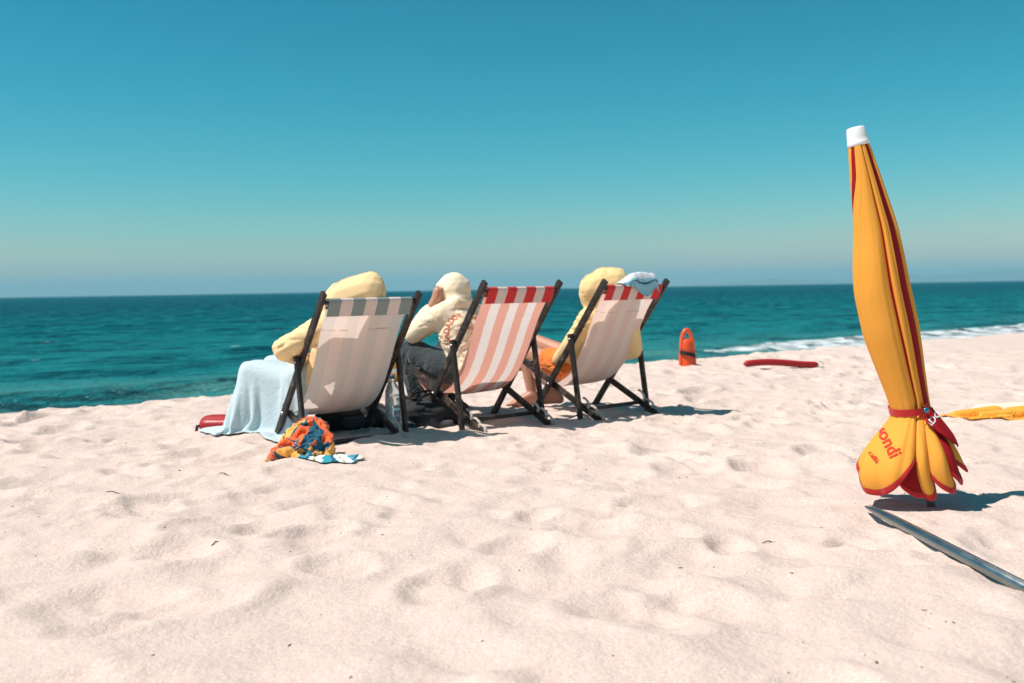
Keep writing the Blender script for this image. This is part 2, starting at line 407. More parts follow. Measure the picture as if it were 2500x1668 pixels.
def m_hem(name, ca, cb):
    k = NT(name); uv = k.coord('UV'); sep = k.n('ShaderNodeSeparateXYZ'); k.l(uv, sep.inputs[0])
    f = k.math('FRACT', k.math('MULTIPLY', sep.outputs[0], 3.5))
    sel = k.ramp(f, [(0.0, (1,1,1)), (0.485, (1,1,1)), (0.51, (0,0,0)), (0.99, (0,0,0)), (1.0, (1,1,1))])
    c = k.mix(sel, cb, ca); co = k.coord()
    c = k.mix(k.math('MULTIPLY', k.noise(co, 40, 4), 0.3), c, (0.25, 0.2, 0.18))
    return k.done(k.bsdf(c, 0.85, k.bump(k.noise(co, 500, 2), 0.2, 0.003), Specular_IOR_Level=0.2))
M['hem_grey'] = m_hem('grey_striped_hem', (0.23, 0.28, 0.27), (0.74, 0.60, 0.54))
M['hem_red'] = m_hem('red_striped_hem', (0.62, 0.015, 0.02), (0.72, 0.58, 0.52))
M['hook'] = m_plain('sunlit_pale_wood', (0.62, 0.56, 0.47), 0.7, var=0.35, scale=40)  # catch hooks: sunlight on the wood is put into this pale colour
M['bolt'] = m_plain('bolt_steel', (0.45, 0.44, 0.42), 0.4, 1.0)
M['hoodie_a'] = m_fabric('yellow_fleece', (0.99, 0.71, 0.37), 0.08, trans=0.06, wrinkle=0.09)
M['hoodie_b'] = m_fabric('pale_yellow_fleece', (0.98, 0.82, 0.58), 0.06, trans=0.06, wrinkle=0.09)
M['hoodie_c'] = m_fabric('warm_yellow_fleece', (0.99, 0.69, 0.32), 0.08, trans=0.06, wrinkle=0.09)
M['seam'] = m_fabric('yellow_seam', (0.80, 0.50, 0.19), 0.1)
M['skin'] = m_plain('skin', (0.52, 0.255, 0.165), 0.5, var=0.2, scale=8, Subsurface_Weight=0.08)
M['skin'].node_tree.nodes['Principled BSDF'].inputs['Subsurface Scale'].default_value = 0.01
M['shorts'] = m_fabric('orange_red_shorts', (0.90, 0.22, 0.035), 0.1, wrinkle=0.7)
M['trousers'] = m_fabric('dark_grey_cloth', (0.042, 0.056, 0.060), 0.25, wrinkle=0.5)
M['print_red'] = m_fabric('faded_red_print', (0.72, 0.17, 0.07), 0.3)
M['towel_blue'] = m_fabric('pale_blue_terry', (0.62, 0.76, 0.80), 0.06, weave=500, bump=0.5, trans=0.15, wrinkle=0.12)
M['umb_yellow'] = m_fabric('umbrella_yellow', (0.98, 0.45, 0.065), 0.06, rough=0.75, weave=1400, bump=0.1, trans=0.22, sheen=0.0)
M['umb_red'] = m_fabric('umbrella_red', (0.36, 0.008, 0.013), 0.1, rough=0.75, weave=1400, bump=0.1, trans=0.12, sheen=0.0)  # base red darkened to carry the shadow inside the folds
M['umb_trim'] = m_fabric('red_binding', (0.52, 0.02, 0.02), 0.15, rough=0.8)
M['umb_print'] = m_fabric('red_print', (0.60, 0.045, 0.02), 0.1)
M['white_print'] = m_fabric('white_print', (0.85, 0.83, 0.80), 0.08)
M['white_plastic'] = m_plain('white_plastic', (0.82, 0.82, 0.82), 0.4, var=0.06)
M['aluminium'] = m_plain('aluminium', (0.62, 0.64, 0.65), 0.3, 1.0, scale=30)
M['steel_pole'] = m_plain('brushed_steel', (0.33, 0.38, 0.39), 0.30, 1.0, var=0.25, scale=9)
M['snap'] = m_plain('blue_snap', (0.05, 0.26, 0.36), 0.25, 0.6)
M['red_plastic'] = m_plain('red_plastic', (0.40, 0.012, 0.010), 0.42, var=0.25, scale=20)
M['orange_plastic'] = m_plain('orange_plastic', (0.88, 0.10, 0.02), 0.35, var=0.15, scale=20)
M['dark_red_foam'] = m_plain('dark_red_foam', (0.42, 0.008, 0.010), 0.6, var=0.2)
M['black_strap'] = m_plain('black_webbing', (0.012, 0.012, 0.013), 0.7)
M['black_cloth'] = m_fabric('black_nylon', (0.020, 0.021, 0.024), 0.3, rough=0.7, trans=0)
M['grey_cloth'] = m_fabric('charcoal_cloth', (0.06, 0.065, 0.07), 0.35, trans=0)
M['brown_mat'] = m_fabric('dark_brown_mat', (0.035, 0.025, 0.022), 0.3)
M['board_yellow'] = m_plain('board_yellow', (0.80, 0.40, 0.05), 0.45, var=0.2, scale=6)
M['board_white'] = m_plain('board_white', (0.80, 0.78, 0.74), 0.5, var=0.15)
M['cloth_yellow'] = m_fabric('orange_yellow_fleece', (0.92, 0.38, 0.035), 0.1, wrinkle=0.5)
M['cloth_cream'] = m_fabric('cream_fleece', (0.86, 0.76, 0.58), 0.1)

# ------------------------------------------------------------------ the sand
foot = []
fr_ = np.random.default_rng(21)
for k in range(700):
    y = 1.2 + 12.5 * fr_.random()**0.8; x = fr_.uniform(-1, 1) * (1.6 + 0.72 * y)
    ang = fr_.uniform(0, math.pi); L = fr_.uniform(0.10, 0.22); W = L * fr_.uniform(0.42, 0.85); D = fr_.uniform(0.003, 0.036) * (0.55 + 0.45 * min(1, max(0, (y - 2) / 3)))
    foot.append((x, y, ang, L, W, D, fr_.uniform(0.6, 1.6)))
for k in range(1500):
    y = 3.0 + 9.4 * fr_.random()**0.7; x = fr_.uniform(-1, 1) * (1.2 + 0.66 * y)
    L = fr_.uniform(0.045, 0.115); foot.append((x, y, fr_.uniform(0, math.pi), L, L * fr_.uniform(0.45, 0.95), fr_.uniform(0.003, 0.016) * (1.2 if fr_.random() < .3 else .8), fr_.uniform(0.5, 1.5)))
def base_height(x, y):
    s = -0.6 * x + 0.8 * y
    z = 0.030 * fbm(x * 0.35, y * 0.35, 1.0, 3) + 0.0 * s
    drop = np.clip(s - CREST, 0, None)
    z = z - 1.05 * (1 - np.exp(-drop * drop / (0.9 + drop) / 3.6)) - 0.05 * np.clip(drop - 7, 0, None) + 0.02 * np.exp(-((s - CREST + 0.4) / 0.9)**2)
    return np.maximum(z, -3.0)
def sand_height(x, y, detail=True):
    x = np.asarray(x, float); y = np.asarray(y, float)
    z = base_height(x, y)
    wx = x + 0.10 * perlin(x * 2.1, y * 2.1, 5); wy = y + 0.10 * perlin(x * 2.1, y * 2.1, 9)
    lump = 0.034 * fbm(wx * 1.5, wy * 1.5, 2.0, 2) + 0.011 * perlin(wx * 4.3, wy * 4.3, 3.0)
    rid = 1 - np.abs(perlin(wx * 2.6 + 3, wy * 2.6, 7.0)) * 2.2
    lump = lump + 0.010 * np.clip(rid, 0, 1)**2
    z = z + lump * 0.8 + facets(x, y, 0.24, 0.105, 8.0, 3.0) + facets(x, y, 0.12, 0.085, 8.0, 8.0) * smooth(1.5, 4.5, y)
    if detail:
        z = z + 0.0035 * fbm(x * 14, y * 14, 0, 3, 0.6)
    return z
def facets(x, y, cell, slope, sharp, seed):
    """trodden ground: overlapping little planes, each tilted its own way."""
    px_, py_ = x / cell + 0.45 * perlin(x * 1.7, y * 1.7, seed), y / cell + 0.45 * perlin(x * 1.7, y * 1.7, seed + 5)
    ix, iy = np.floor(px_).astype(np.int64), np.floor(py_).astype(np.int64)
    tab = np.random.default_rng(int(seed * 10)).random((512, 5)); W = 0; A = 0
    for a in (-1, 0, 1):
        for b in (-1, 0, 1):
            h = tab[_perm[(_perm[(ix + a) & 511] + iy + b) & 511]]
            dx, dy = px_ - (ix + a + h[..., 0]), py_ - (iy + b + h[..., 1])
            w = np.exp(-sharp * (dx * dx + dy * dy)); W = W + w
            A = A + w * ((h[..., 2] - .5) * 2 * dx + (h[..., 3] - .5) * 2 * dy + (h[..., 4] - .5) * .5)
    return A / W * slope * cell
def carve(X, Y, Z):
    xs, ys = X[:, 0], Y[0]
    for (fx, fy, a, L, W, D, rim) in foot:
        i0, i1 = np.searchsorted(xs, (fx - 2.2*L, fx + 2.2*L)); j0, j1 = np.searchsorted(ys, (fy - 2.2*L, fy + 2.2*L))
        if i1 <= i0 or j1 <= j0: continue
        dx, dy = X[i0:i1, j0:j1] - fx, Y[i0:i1, j0:j1] - fy
        u = (dx * math.cos(a) + dy * math.sin(a)) / L; v = (-dx * math.sin(a) + dy * math.cos(a)) / W
        q = u*u + v*v + 0.35 * perlin(dx * 9 + fx * 7, dy * 9, fy)
        Z[i0:i1, j0:j1] += -D * np.exp(-np.clip(q, 0, None)**2.2 * 1.0) + D * 0.42 * rim * np.exp(-((np.sqrt(np.clip(q, 0, None)) - 1.35) / 0.33)**2)
    return Z
def axis(lo, hi, d, far_lo, far_hi, g):
    a = list(np.arange(lo, hi, d)); st = d
    while a[-1] < far_hi: st *= g; a.append(a[-1] + st)
    b = [lo]; st = d
    while b[-1] > far_lo: st *= g; b.append(b[-1] - st)
    return np.array(b[:0:-1] + a)
xs = axis(-4.4, 4.6, 0.017, -60, 140, 1.06); ys = axis(1.3, 11.5, 0.019, -40, 130, 1.06)
X, Y = np.meshgrid(xs, ys, indexing='ij')
Z = carve(X, Y, sand_height(X, Y))
# scuffed hollows under the feet of chairs and umbrella keep contact with the ground
sand_tree_P = np.stack([X, Y, Z], -1)
sand = link('sand', grid_mesh(sand_tree_P), M['sand']); tag(sand, 'pale dry beach sand trodden into soft hollows and ridges', kind='structure')
def ground(x, y):
    x = np.atleast_1d(np.asarray(x, float)); y = np.atleast_1d(np.asarray(y, float))
    i = np.clip(np.searchsorted(xs, x) - 1, 0, len(xs) - 2); j = np.clip(np.searchsorted(ys, y) - 1, 0, len(ys) - 2)
    tx = np.clip((x - xs[i]) / (xs[i+1] - xs[i]), 0, 1); ty = np.clip((y - ys[j]) / (ys[j+1] - ys[j]), 0, 1)
    return (Z[i, j]*(1-tx)*(1-ty) + Z[i+1, j]*tx*(1-ty) + Z[i, j+1]*(1-tx)*ty + Z[i+1, j+1]*tx*ty)
def g1(x, y): return float(ground(x, y)[0])

# ------------------------------------------------------------------ the sea (own x = out to sea, own y = along the shore)
ss = axis(17.0, 32, 0.22, 16.5, 42000, 1.017); ts = axis(-20, 45, 0.30, -42000, 42000, 1.03)
S, T = np.meshgrid(ss, ts, indexing='ij')
def wave_height(S, T):
    att = lambda lam: 1.0 / (1 + (np.hypot(S, T) / (lam * 40))**2)
    z = 0.0
    wr = np.random.default_rng(5)
    warp = 2.2 * fbm(S * 0.03, T * 0.03, 2.0, 3)
    for lam, amp, da in ((11, .075, .12), (7.3, .06, -.2), (4.6, .05, .3), (3.1, .035, -.38), (1.9, .022, .5), (1.2, .013, -.6)):
        kx, ky = math.cos(da) * 2 * math.pi / lam, math.sin(da) * 2 * math.pi / lam
        ph = S * kx + T * ky + warp * 6 / lam + wr.uniform(0, 6)
        e = 0.55 + 0.9 * np.clip(perlin(S * 0.35 / lam, T * 0.3 / lam, lam) + 0.3, 0, 1)
        z = z + amp * e * (1 - np.abs(np.sin(ph / 2)) * 1.6) * att(lam)
    sh = smooth(18, 29, S)
    br = 0.26 * np.exp(-((S - 21.9 - 0.9 * perlin(T * 0.09, 0.3, 0)) / 0.8)**2) * (0.35 + np.clip(perlin(T * 0.16, 4.0, 0) + 0.35, 0, 1))
    return z * (0.25 + 0.75 * sh) + br
SZ = wave_height(S, T)
sea = link('sea', grid_mesh(np.stack([S, T, SZ], -1)), M['sea']); tag(sea, 'choppy teal sea reaching to the horizon', kind='structure')
# own x = SHORE_N, own y = -SHORE_T (right-handed)
sea.matrix_world = Matrix(((SHORE_N[0], -SHORE_T[0], 0, 0), (SHORE_N[1], -SHORE_T[1], 0, 0), (0, 0, 1, SEA_Z), (0, 0, 0, 1)))

# surf foam: a lumpy sheet where the last wave runs up the beach
fs_, ft_ = np.meshgrid(np.linspace(18.6, 23.6, 50), np.linspace(-120, -6, 620), indexing='ij')
edge = 0.9 * fbm(ft_ * 0.11, 0.5, 0, 3); u = fs_ + edge - 2.3
fz = 0.03 + 0.15 * np.exp(-((u - 19.4) / 0.8)**2) * (0.4 + np.clip(perlin(ft_ * 0.16, 4.0, 0) + 0.4, 0, 1)) + 0.10 * np.clip(fbm(fs_ * 0.9, ft_ * 0.9, 3, 3), 0, 1)
fz = fz - 0.2 * smooth(0.55, 0, (fs_ - 18.6)) - 0.5 * smooth(20.0, 21.0, u) - 0.5 * smooth(-28, -18, ft_ + 5 * perlin(ft_ * 0.2, fs_ * 0.5, 1))
fz = np.maximum(fz, -0.3)
foam = link('surf_foam', grid_mesh(np.stack([fs_, ft_, fz], -1)), M['foam']); foam.matrix_world = sea.matrix_world
tag(foam, 'white surf foam along the water edge', kind='stuff')

# far hills on the right, faint in the haze
hx = np.linspace(4000, 22000, 160); hv = np.linspace(0, 1, 14)
HX, HV = np.meshgrid(hx, hv, indexing='ij')
hh = (120 + 330 * np.clip(fbm(HX / 5200 + 2.2, 0.4, 0, 4) + 0.45, 0, 1.2)) * smooth(4000, 8500, HX) * smooth(22500, 17000, HX)
HP = np.stack([HX, 30000 + 2500 * (HV - 0.5) + 300 * perlin(HX / 1500, HV * 3, 0), SEA_Z - 3 + hh * np.sin(np.pi * HV)**0.8], -1)
hills = link('hills', grid_mesh(HP), M['hill']); tag(hills, 'faint low hills on the far horizon', kind='structure')

# haze: pale even air over sea and shore
hz = bpy.data.materials.new('haze'); hz.use_nodes = True; hz.node_tree.nodes.clear()
ho = hz.node_tree.nodes.new('ShaderNodeOutputMaterial'); hp = hz.node_tree.nodes.new('ShaderNodeVolumePrincipled')
hp.inputs['Color'].default_value = (0.40, 0.80, 0.93, 1); hp.inputs['Density'].default_value = 7.0e-5; hp.inputs['Anisotropy'].default_value = 0.0
hz.node_tree.links.new(hp.outputs[0], ho.inputs['Volume'])
bm = bmesh.new(); bmesh.ops.create_cube(bm, size=1.0)
for v in bm.verts: v.co = Vector((v.co.x * 100000, v.co.y * 100000, (-6 if v.co.z < 0 else 560)))
haze = link('haze', from_bm(bm), hz, None, False); tag(haze, 'pale sea haze over the water', kind='stuff')

# ================================================================== deck chairs
CHAIRS = [(-1.182, 6.041, -0.03, 0.661), (-0.362, 6.576, 0.018, 0.696), (0.376, 7.027, 0.021, 0.713)]
HW = 0.30
A_TOP = np.array((-0.665, 0.855)); B_F = np.array((0.115, 0.325)); B_R = np.array((-0.625, -0.035))
SL = [(-0.648, 0.845), (-0.59, 0.745), (-0.53, 0.645), (-0.43, 0.45), (-0.335, 0.305), (-0.21, 0.205), (-0.07, 0.165), (0.05, 0.225), (0.112, 0.318)]
def make_chair(i, sling_m, hem_m, label):
    x, y, z, a = CHAIRS[i]
    t = empty('deck_chair', (x, y, z), a); tag(t, label, 'deck chair', 'row of deck chairs')
    rr = np.random.default_rng(50 + i)
    for s in (-1, 1):
        dz = rr.uniform(-0.006, 0.006)
        d = A_TOP / np.linalg.norm(A_TOP)
        p0 = -d * 0.10; p1 = A_TOP + d * 0.035
        rail = beam('back_rail', (s*HW, *p0), (s*HW, p1[0], p1[1] + dz), 0.042, 0.024, (1,0,0), M['wood'], t, 0.005)
        db = (B_R - B_F) / np.linalg.norm(B_R - B_F)
        q0 = B_F - db * 0.05; q1 = B_R + db * 0.01
        brail = beam('seat_rail', (s*(HW-0.03), *q0), (s*(HW-0.03), *q1), 0.04, 0.022, (1,0,0), M['wood'], t, 0.005)
        c0 = A_TOP * 0.59
        cb = np.array((-0.47, 0.005)); dc = (cb - c0) / np.linalg.norm(cb - c0)
        ct = c0 - dc * 0.035; ce = cb + dc * 0.03
        beam('prop_leg', (s*(HW+0.028), *ct), (s*(HW+0.028), *ce), 0.036, 0.022, (1,0,0), M['wood'], t, 0.004)
        for (py, pz, x0, x1) in ((c0[0], c0[1], HW-0.02, HW+0.046), (-0.152, 0.195, HW-0.05, HW+0.02)):
            tube('bolt', [(s*x0, py, pz), (s*x1, py, pz)], 0.008, M['bolt'], t, 10)
        # curved catches along the rear end of the seat rail
        for kk, (f, hgt, lean) in enumerate(((0.80, 0.075, 0.030), (0.91, 0.068, 0.038), (0.985, 0.060, 0.034))):
            b = B_F + (B_R - B_F) * f + np.array((0.0, 0.012)); jl = rr.uniform(0.8, 1.15)
            pts = [(b[0] + 0.012, b[1] - 0.012), (b[0] - 0.016, b[1] + 0.012*jl), (b[0] - 0.020 + lean*0.2, b[1] + hgt*0.55*jl), (b[0] + lean*0.7, b[1] + hgt*0.9*jl), (b[0] + lean*1.15, b[1] + hgt*0.84*jl)]
            pc = catmull(pts, 12)
            tube('catch_hook', [(s*(HW-0.03), *p) for p in pc], [0.0075, 0.0085, 0.009, 0.009, 0.0085, 0.008, 0.008, 0.0075, 0.0075, 0.008, 0.0085, 0.006], M['hook'], t, 8)
    tube('top_bar', [(-HW, A_TOP[0]+0.015, A_TOP[1]-0.02), (HW, A_TOP[0]+0.015, A_TOP[1]-0.02)], 0.014, M['wood'], t, 12)
    tube('front_bar', [(-HW+.02, *B_F), (HW-.02, *B_F)], 0.014, M['wood'], t, 12)
    tube('prop_bar', [(-HW-.03, -0.467, 0.045), (HW+.03, -0.467, 0.045)], 0.013, M['wood'], t, 12)
    # canvas sling: sags between the bars and cups sideways a little
    prof = catmull(SL, 46); us = np.linspace(-1, 1, 29); P = np.zeros((29, 46, 3)); UV = np.zeros((29, 46, 2))
    for j, (py, pz) in enumerate(prof):
        v = j / 45; sag = math.sin(math.pi * min(1, v * 1.05))
        wd = 0.262 - 0.014 * sag
        P[:, j, 0] = us * wd; cup = (us**2 - 0.55) * 0.016 * sag
        P[:, j, 1] = py + cup * 0.7; P[:, j, 2] = pz + cup * 0.8
        UV[:, j, 0] = (us + 1) / 2; UV[:, j, 1] = v
    P += 0.0025 * fbm(P[..., 0]*7 + i, P[..., 1]*7, P[..., 2]*7, 2)[..., None]
    sl = link('sling', grid_mesh(P, uv=UV), M[sling_m], t)
    # hem: the doubled canvas wrapped over the top bar
    hv = [(-0.624, 0.797), (-0.622, 0.815), (-0.630, 0.845), (-0.650, 0.8565), (-0.6685, 0.848), (-0.668, 0.83), (-0.651, 0.797), (-0.633, 0.762), (-0.6305, 0.756)]
    hp_ = catmull(hv, 26); H = np.zeros((29, 26, 3)); HU = np.zeros((29, 26, 2))
    for j, (py, pz) in enumerate(hp_):
        H[:, j, 0] = us * 0.263; H[:, j, 1] = py - 0.0012 + 0.0015 * np.sin(us * 9 + i); H[:, j, 2] = pz; HU[:, j, 0] = (us + 1) / 2; HU[:, j, 1] = j / 25
    link('hem', grid_mesh(H, uv=HU), M[hem_m], sl)
    return t
make_chair(0, 'sling_grey', 'hem_grey', 'wooden deck chair with grey and cream striped canvas, nearest the patterned towel')
make_chair(1, 'sling_red', 'hem_red', 'middle wooden deck chair with clean red and white striped canvas')
make_chair(2, 'sling_faded', 'hem_red', 'wooden deck chair with faded red striped canvas and blue cloth over its top')

# ================================================================== people
def fingers(root, direc, side, curl, scale=1.0, n=4):
    """four finger chains and a thumb from a palm; direc = finger direction, side = across the knuckles, curl = bend axis direction."""
    out = []; d, s, c = (Vector(v).normalized() for v in (direc, side, curl))
    Ls = (0.070, 0.078, 0.073, 0.058)
    for k in range(4):
        b = Vector(root) + s * (0.019 * (k - 1.5) * scale) + d * 0.035
        ang = 0.0; p = b
        for seg, (fl, bend) in enumerate(((0.45, 0.9), (0.32, 1.25), (0.23, 0.8))):
            ang += bend * (0.8 + 0.12 * k); q = p + (d * math.cos(ang) + c * math.sin(ang)) * (Ls[k] * fl * scale)
            out.append((p, 0.0092 - 0.0008 * seg, q, 0.0086 - 0.0008 * seg)); p = q
    b = Vector(root) - s * 0.030 - d * 0.02
    q = b - s * 0.012 + d * 0.028 + c * 0.018; q2 = q + s * 0.018 + d * 0.022 + c * 0.014
    out += [(b, 0.012, q, 0.0105), (q, 0.0105, q2, 0.0085)]
    return out
def foot_parts(ankle, toe_dir):
    a = Vector(ankle); d = Vector(toe_dir).normalized(); s = d.cross(Vector((0,0,1)))
    heel = a - d * 0.035 - Vector((0,0,0.045)); ball = a + d * 0.13 - Vector((0,0,0.055))
    out = [(a, 0.040, heel, 0.034), (a + d*0.01, 0.042, ball, 0.030, (1,1,0.9)), (heel, 0.03, ball, 0.028)]
    for k in range(5):
        b = ball + s * (0.018 * (k - 2)) ; out.append((b, 0.014, b + d * (0.055 - 0.008 * abs(k - 1)) - Vector((0,0,0.008)), 0.010))
    return out
def mirror_x(p): return (-p[0], p[1], p[2])

def person(i, label, J, hoodie_m, hood, sleeves, extra_body=(), fold_seed=0.0, group='lifeguards resting in the deck chairs', tail=(), torso_r=1.0, seam=None):
    x, y, z, a = CHAIRS[i]
    t = empty('person', (x, y, z), a); tag(t, label, 'person', group)
    pel, wai, che, nec, head = (np.array(J[k]) for k in ('pelvis', 'waist', 'chest', 'neck', 'head'))
    sl, sr = np.array(J['shL']), np.array(J['shR']); lat = (sr - sl) / np.linalg.norm(sr - sl)
    body = [(pel - lat*.06, .10, pel + lat*.06, .10), (pel, .11, wai, .10), (wai - lat*.04, .095, che - lat*.05, .105), (wai + lat*.04, .095, che + lat*.05, .105),
            (che, .1, nec, .05), (nec, .05, head, .06), (head, .080, head + np.array((0, .02, .02)), .076), (sl, .05, sr, .05)]
    fd = np.array(J.get('face', (0, 1, 0)), float); fd /= np.linalg.norm(fd)
    body += [(head + fd*.06 - np.array((0,0,.05)), .045, head + fd*.03, .06), (head + fd*.09 - np.array((0,0,.01)), .012, head + fd*.105 - np.array((0,0,.03)), .014)]
    for sd in 'LR':
        if 'el'+sd in J: body += [(J['sh'+sd], .045, J['el'+sd], .038), (J['el'+sd], .038, J['wr'+sd], .027), (J['wr'+sd], .027, J['ha'+sd], .032)]
        body += [(J['hip'+sd], .082, J['kn'+sd], .054), (J['kn'+sd], .052, J['an'+sd], .034)]
        kn, an = np.array(J['kn'+sd]), np.array(J['an'+sd])
        calf = kn * 0.7 + an * 0.3 - np.array((0, .02, 0)); body.append((kn, .045, calf, .048)); body.append((calf, .048, an, .033))
        body += foot_parts(J['an'+sd], J.get('toe', (0, 1, 0)))
    body += list(extra_body)
    link('body', blob(body, 0.0065, 2), M['skin'], t)
    r = torso_r
    top = [(pel - lat*.075, .105*r, wai - lat*.07, .10*r), (pel + lat*.075, .105*r, wai + lat*.07, .10*r), (wai - lat*.07, .10*r, che - lat*.085, .112*r), (wai + lat*.07, .10*r, che + lat*.085, .112*r),
           (che - lat*.06, .11*r, nec, .075), (che + lat*.06, .11*r, nec, .075), (sl, .076, nec, .07), (sr, .076, nec, .07), (che - lat*.05, .1, sl, .075), (che + lat*.05, .1, sr, .075)]
    for sd in sleeves: top += [(J['sh'+sd], .078, J['el'+sd], .066), (J['el'+sd], .066, (np.array(J['el'+sd])*.25 + np.array(J['wr'+sd])*.75), .048), (np.array(J['el'+sd])*.3 + np.array(J['wr'+sd])*.7, .05, np.array(J['el'+sd])*.12 + np.array(J['wr'+sd])*.88, .040)]
    top += list(hood) + list(tail)
    h = link('hoodie', blob(top, 0.0075, 5, lambda c, f0=crease((7, 7, 12), 0.016, 0.7, fold_seed): f0(c) * (0.30 + 0.70 * smooth(.82, .70, c[:, 2]))), M[hoodie_m], t)
    if seam is not None:
        bvh = BVHTree.FromPolygons([v.co[:] for v in h.data.vertices], [p.vertices[:] for p in h.data.polygons])
        c0, dirs = Vector(seam[0]), [Vector(q).normalized() for q in seam[1]]
        pts = []
        for k in range(22):
            t_ = k / 21 * (len(dirs) - 1); i0 = min(int(t_), len(dirs) - 2); dd = dirs[i0].lerp(dirs[i0 + 1], t_ - i0).normalized()
            hit = bvh.ray_cast(c0 + dd * 0.5, -dd)
            if hit[0] is not None: pts.append(hit[0] + dd * 0.0005)
        if len(pts) > 3: tube('hood_seam', pts, 0.0036, M['seam'], h, 6)
    return t, h

# --- reclining under the pale blue towel (grey chair)
J = dict(pelvis=(-.02, -.13, .32), waist=(-.01, -.24, .44), chest=(0, -.36, .61), neck=(.01, -.42, .76), head=(.02, -.44, .865), face=(-.75, .6, .1),
         shL=(-.19, -.44, .69), shR=(.19, -.42, .69), elL=(-.385, -.35, .575), wrL=(-.16, -.13, .50), haL=(-.10, -.08, .50), elR=(.24, -.24, .48), wrR=(.05, -.08, .47), haR=(0, -.04, .48),
         hipL=(-.10, -.12, .31), hipR=(.08, -.12, .31), knL=(-.33, .21, .42), knR=(-.13, .32, .44), anL=(-.42, .20, .07), anR=(-.14, .40, .07))
hood = [((.06, -.525, .885), .108, (-.04, -.42, .845), .112), ((.075, -.535, .93), .072, (-.02, -.45, .88), .092), ((-.07, -.38, .81), .10, (-.08, -.35, .74), .088), ((.03, -.47, .83), .105, (.01, -.42, .75), .10)]
p1, h1 = person(0, 'person in yellow hoodie reclining in the grey striped deck chair, hood up', J, 'hoodie_a', hood, 'LR', fold_seed=1.0, seam=((.03, -.47, .87), [(-.9, .3, .35), (-.3, .1, 1), (.3, -.35, 1), (.5, -.9, .5), (.4, -1, -.1)]))
LEG1 = [(J['hipL'], .095, J['knL'], .066), (J['hipR'], .095, J['knR'], .066), (J['knL'], .066, J['anL'], .05), (J['knR'], .066, J['anR'], .05)]
link('shorts', blob([(J['pelvis'], .128, J['pelvis'], .128), (J['hipL'], .118, np.array(J['hipL'])*.5+np.array(J['knL'])*.5, .095), (J['hipR'], .118, np.array(J['hipR'])*.5+np.array(J['knR'])*.5, .095)], .01, 4, crease(amp=.006)), M['shorts'], p1)

# --- sitting forward, elbow on knee, fist against the head (red chair)
J = dict(pelvis=(0, -.14, .335), waist=(.0, -.12, .42), chest=(.005, -.06, .565), neck=(.015, .015, .735), head=(.02, .055, .835), face=(-.2, .9, -.3),
         shL=(-.165, -.03, .675), shR=(.19, .04, .675), elL=(-.205, .205, .555), wrL=(-.150, .078, .735), haL=(-.112, .062, .80), elR=(.24, .25, .52), wrR=(.20, .33, .50), haR=(.19, .38, .49),
         hipL=(-.10, -.11, .325), hipR=(.10, -.11, .325), knL=(-.195, .275, .43), knR=(.16, .33, .43), anL=(-.17, .235, .075), anR=(.16, .34, .075))
fist = [((-.112, .062, .795), .036, (-.105, .06, .83), .036)] + fingers((-.108, .058, .815), (0.25, 0.1, 1), (.25, -.95, 0), (1, .2, -.15), 1.0)
hood = [((.02, .03, .845), .105, (.015, .08, .835), .108), ((.02, .02, .80), .10, (.015, .0, .74), .085), ((.01, .02, .885), .075, (.015, .07, .88), .08), ((.055, -.035, .76), .05, (-.04, -.045, .755), .05)]
p2, h2 = person(1, 'person in pale yellow hoodie leaning forward with a fist against the hood', J, 'hoodie_b', hood, 'LR', fist, 5.0, torso_r=1.04)
kL, kR, aL, aR = (np.array(J[k]) for k in ('knL', 'knR', 'anL', 'anR'))
tro = [(J['hipL'], .105, kL, .088), (J['hipR'], .105, kR, .088), (kL, .088, aL + (0, -.02, .06), .075), (kR, .088, aR + (0, 0, .05), .072), (J['pelvis'], .115, J['pelvis'], .115),
       (kL + (.02, -.08, -.10), .06, aL + (.02, -.12, .07), .05), (aL + (0, -.05, .0), .05, aL + (.03, -.15, -.02), .035)]
link('trousers', blob(tro, .009, 3, crease((12, 12, 4), .034, 0.62, 2.0)), M['trousers'], p2)
# lettering across the back: an arc of capitals and a short line below it
dep = bpy.context.evaluated_depsgraph_get(); dep.update()
bv = BVHTree.FromPolygons([v.co[:] for v in h2.data.vertices], [p.vertices[:] for p in h2.data.polygons])
bn = Vector((-0.45, -0.84, 0.28)).normalized(); bx = Vector((0.88, -0.47, 0)).normalized(); bu = bn.cross(bx).normalized() * -1
if bu.z < 0: bu = -bu
bc = Vector((-0.012, -0.13, 0.55))
def on_back(V, F, place):
    P = []
    for v in V:
        q = place(v); o = bc + bx * q[0] + bu * q[1] + bn * 0.3
        hit = bv.ray_cast(o, -bn); P.append((hit[0] + bn * 0.0022) if hit[0] is not None else (bc + bx * q[0] + bu * q[1] + bn * 0.02))
    return mesh(P, F)
word = 'NADADOR SALVADOR'; rad = 0.135
LV, LF = [], []
for k, ch in enumerate(word):
    if ch == ' ': continue
    V, F = text_points(ch, 0.052, True); V[:, 0] -= V[:, 0].mean()
    th = R(205 - 230 * (k + 0.5) / len(word)); ca, sa = math.cos(th), math.sin(th)
    off = len(LV)
    for v in V:
        rr_ = rad + v[1]; tt = v[0]
        LV.append((rr_ * ca + tt * sa, rr_ * sa * 0.95 - tt * ca - 0.02))
    LF += [tuple(a + off for a in f) for f in F]
link('lettering', on_back(LV, LF, lambda v: v), M['print_red'], h2, False)
V, F = text_points('LISBOA', 0.036, True); V[:, 0] -= V[:, 0].mean()
link('lettering', on_back(V, F, lambda v: (v[0], v[1] + 0.02)), M['print_red'], h2, False)

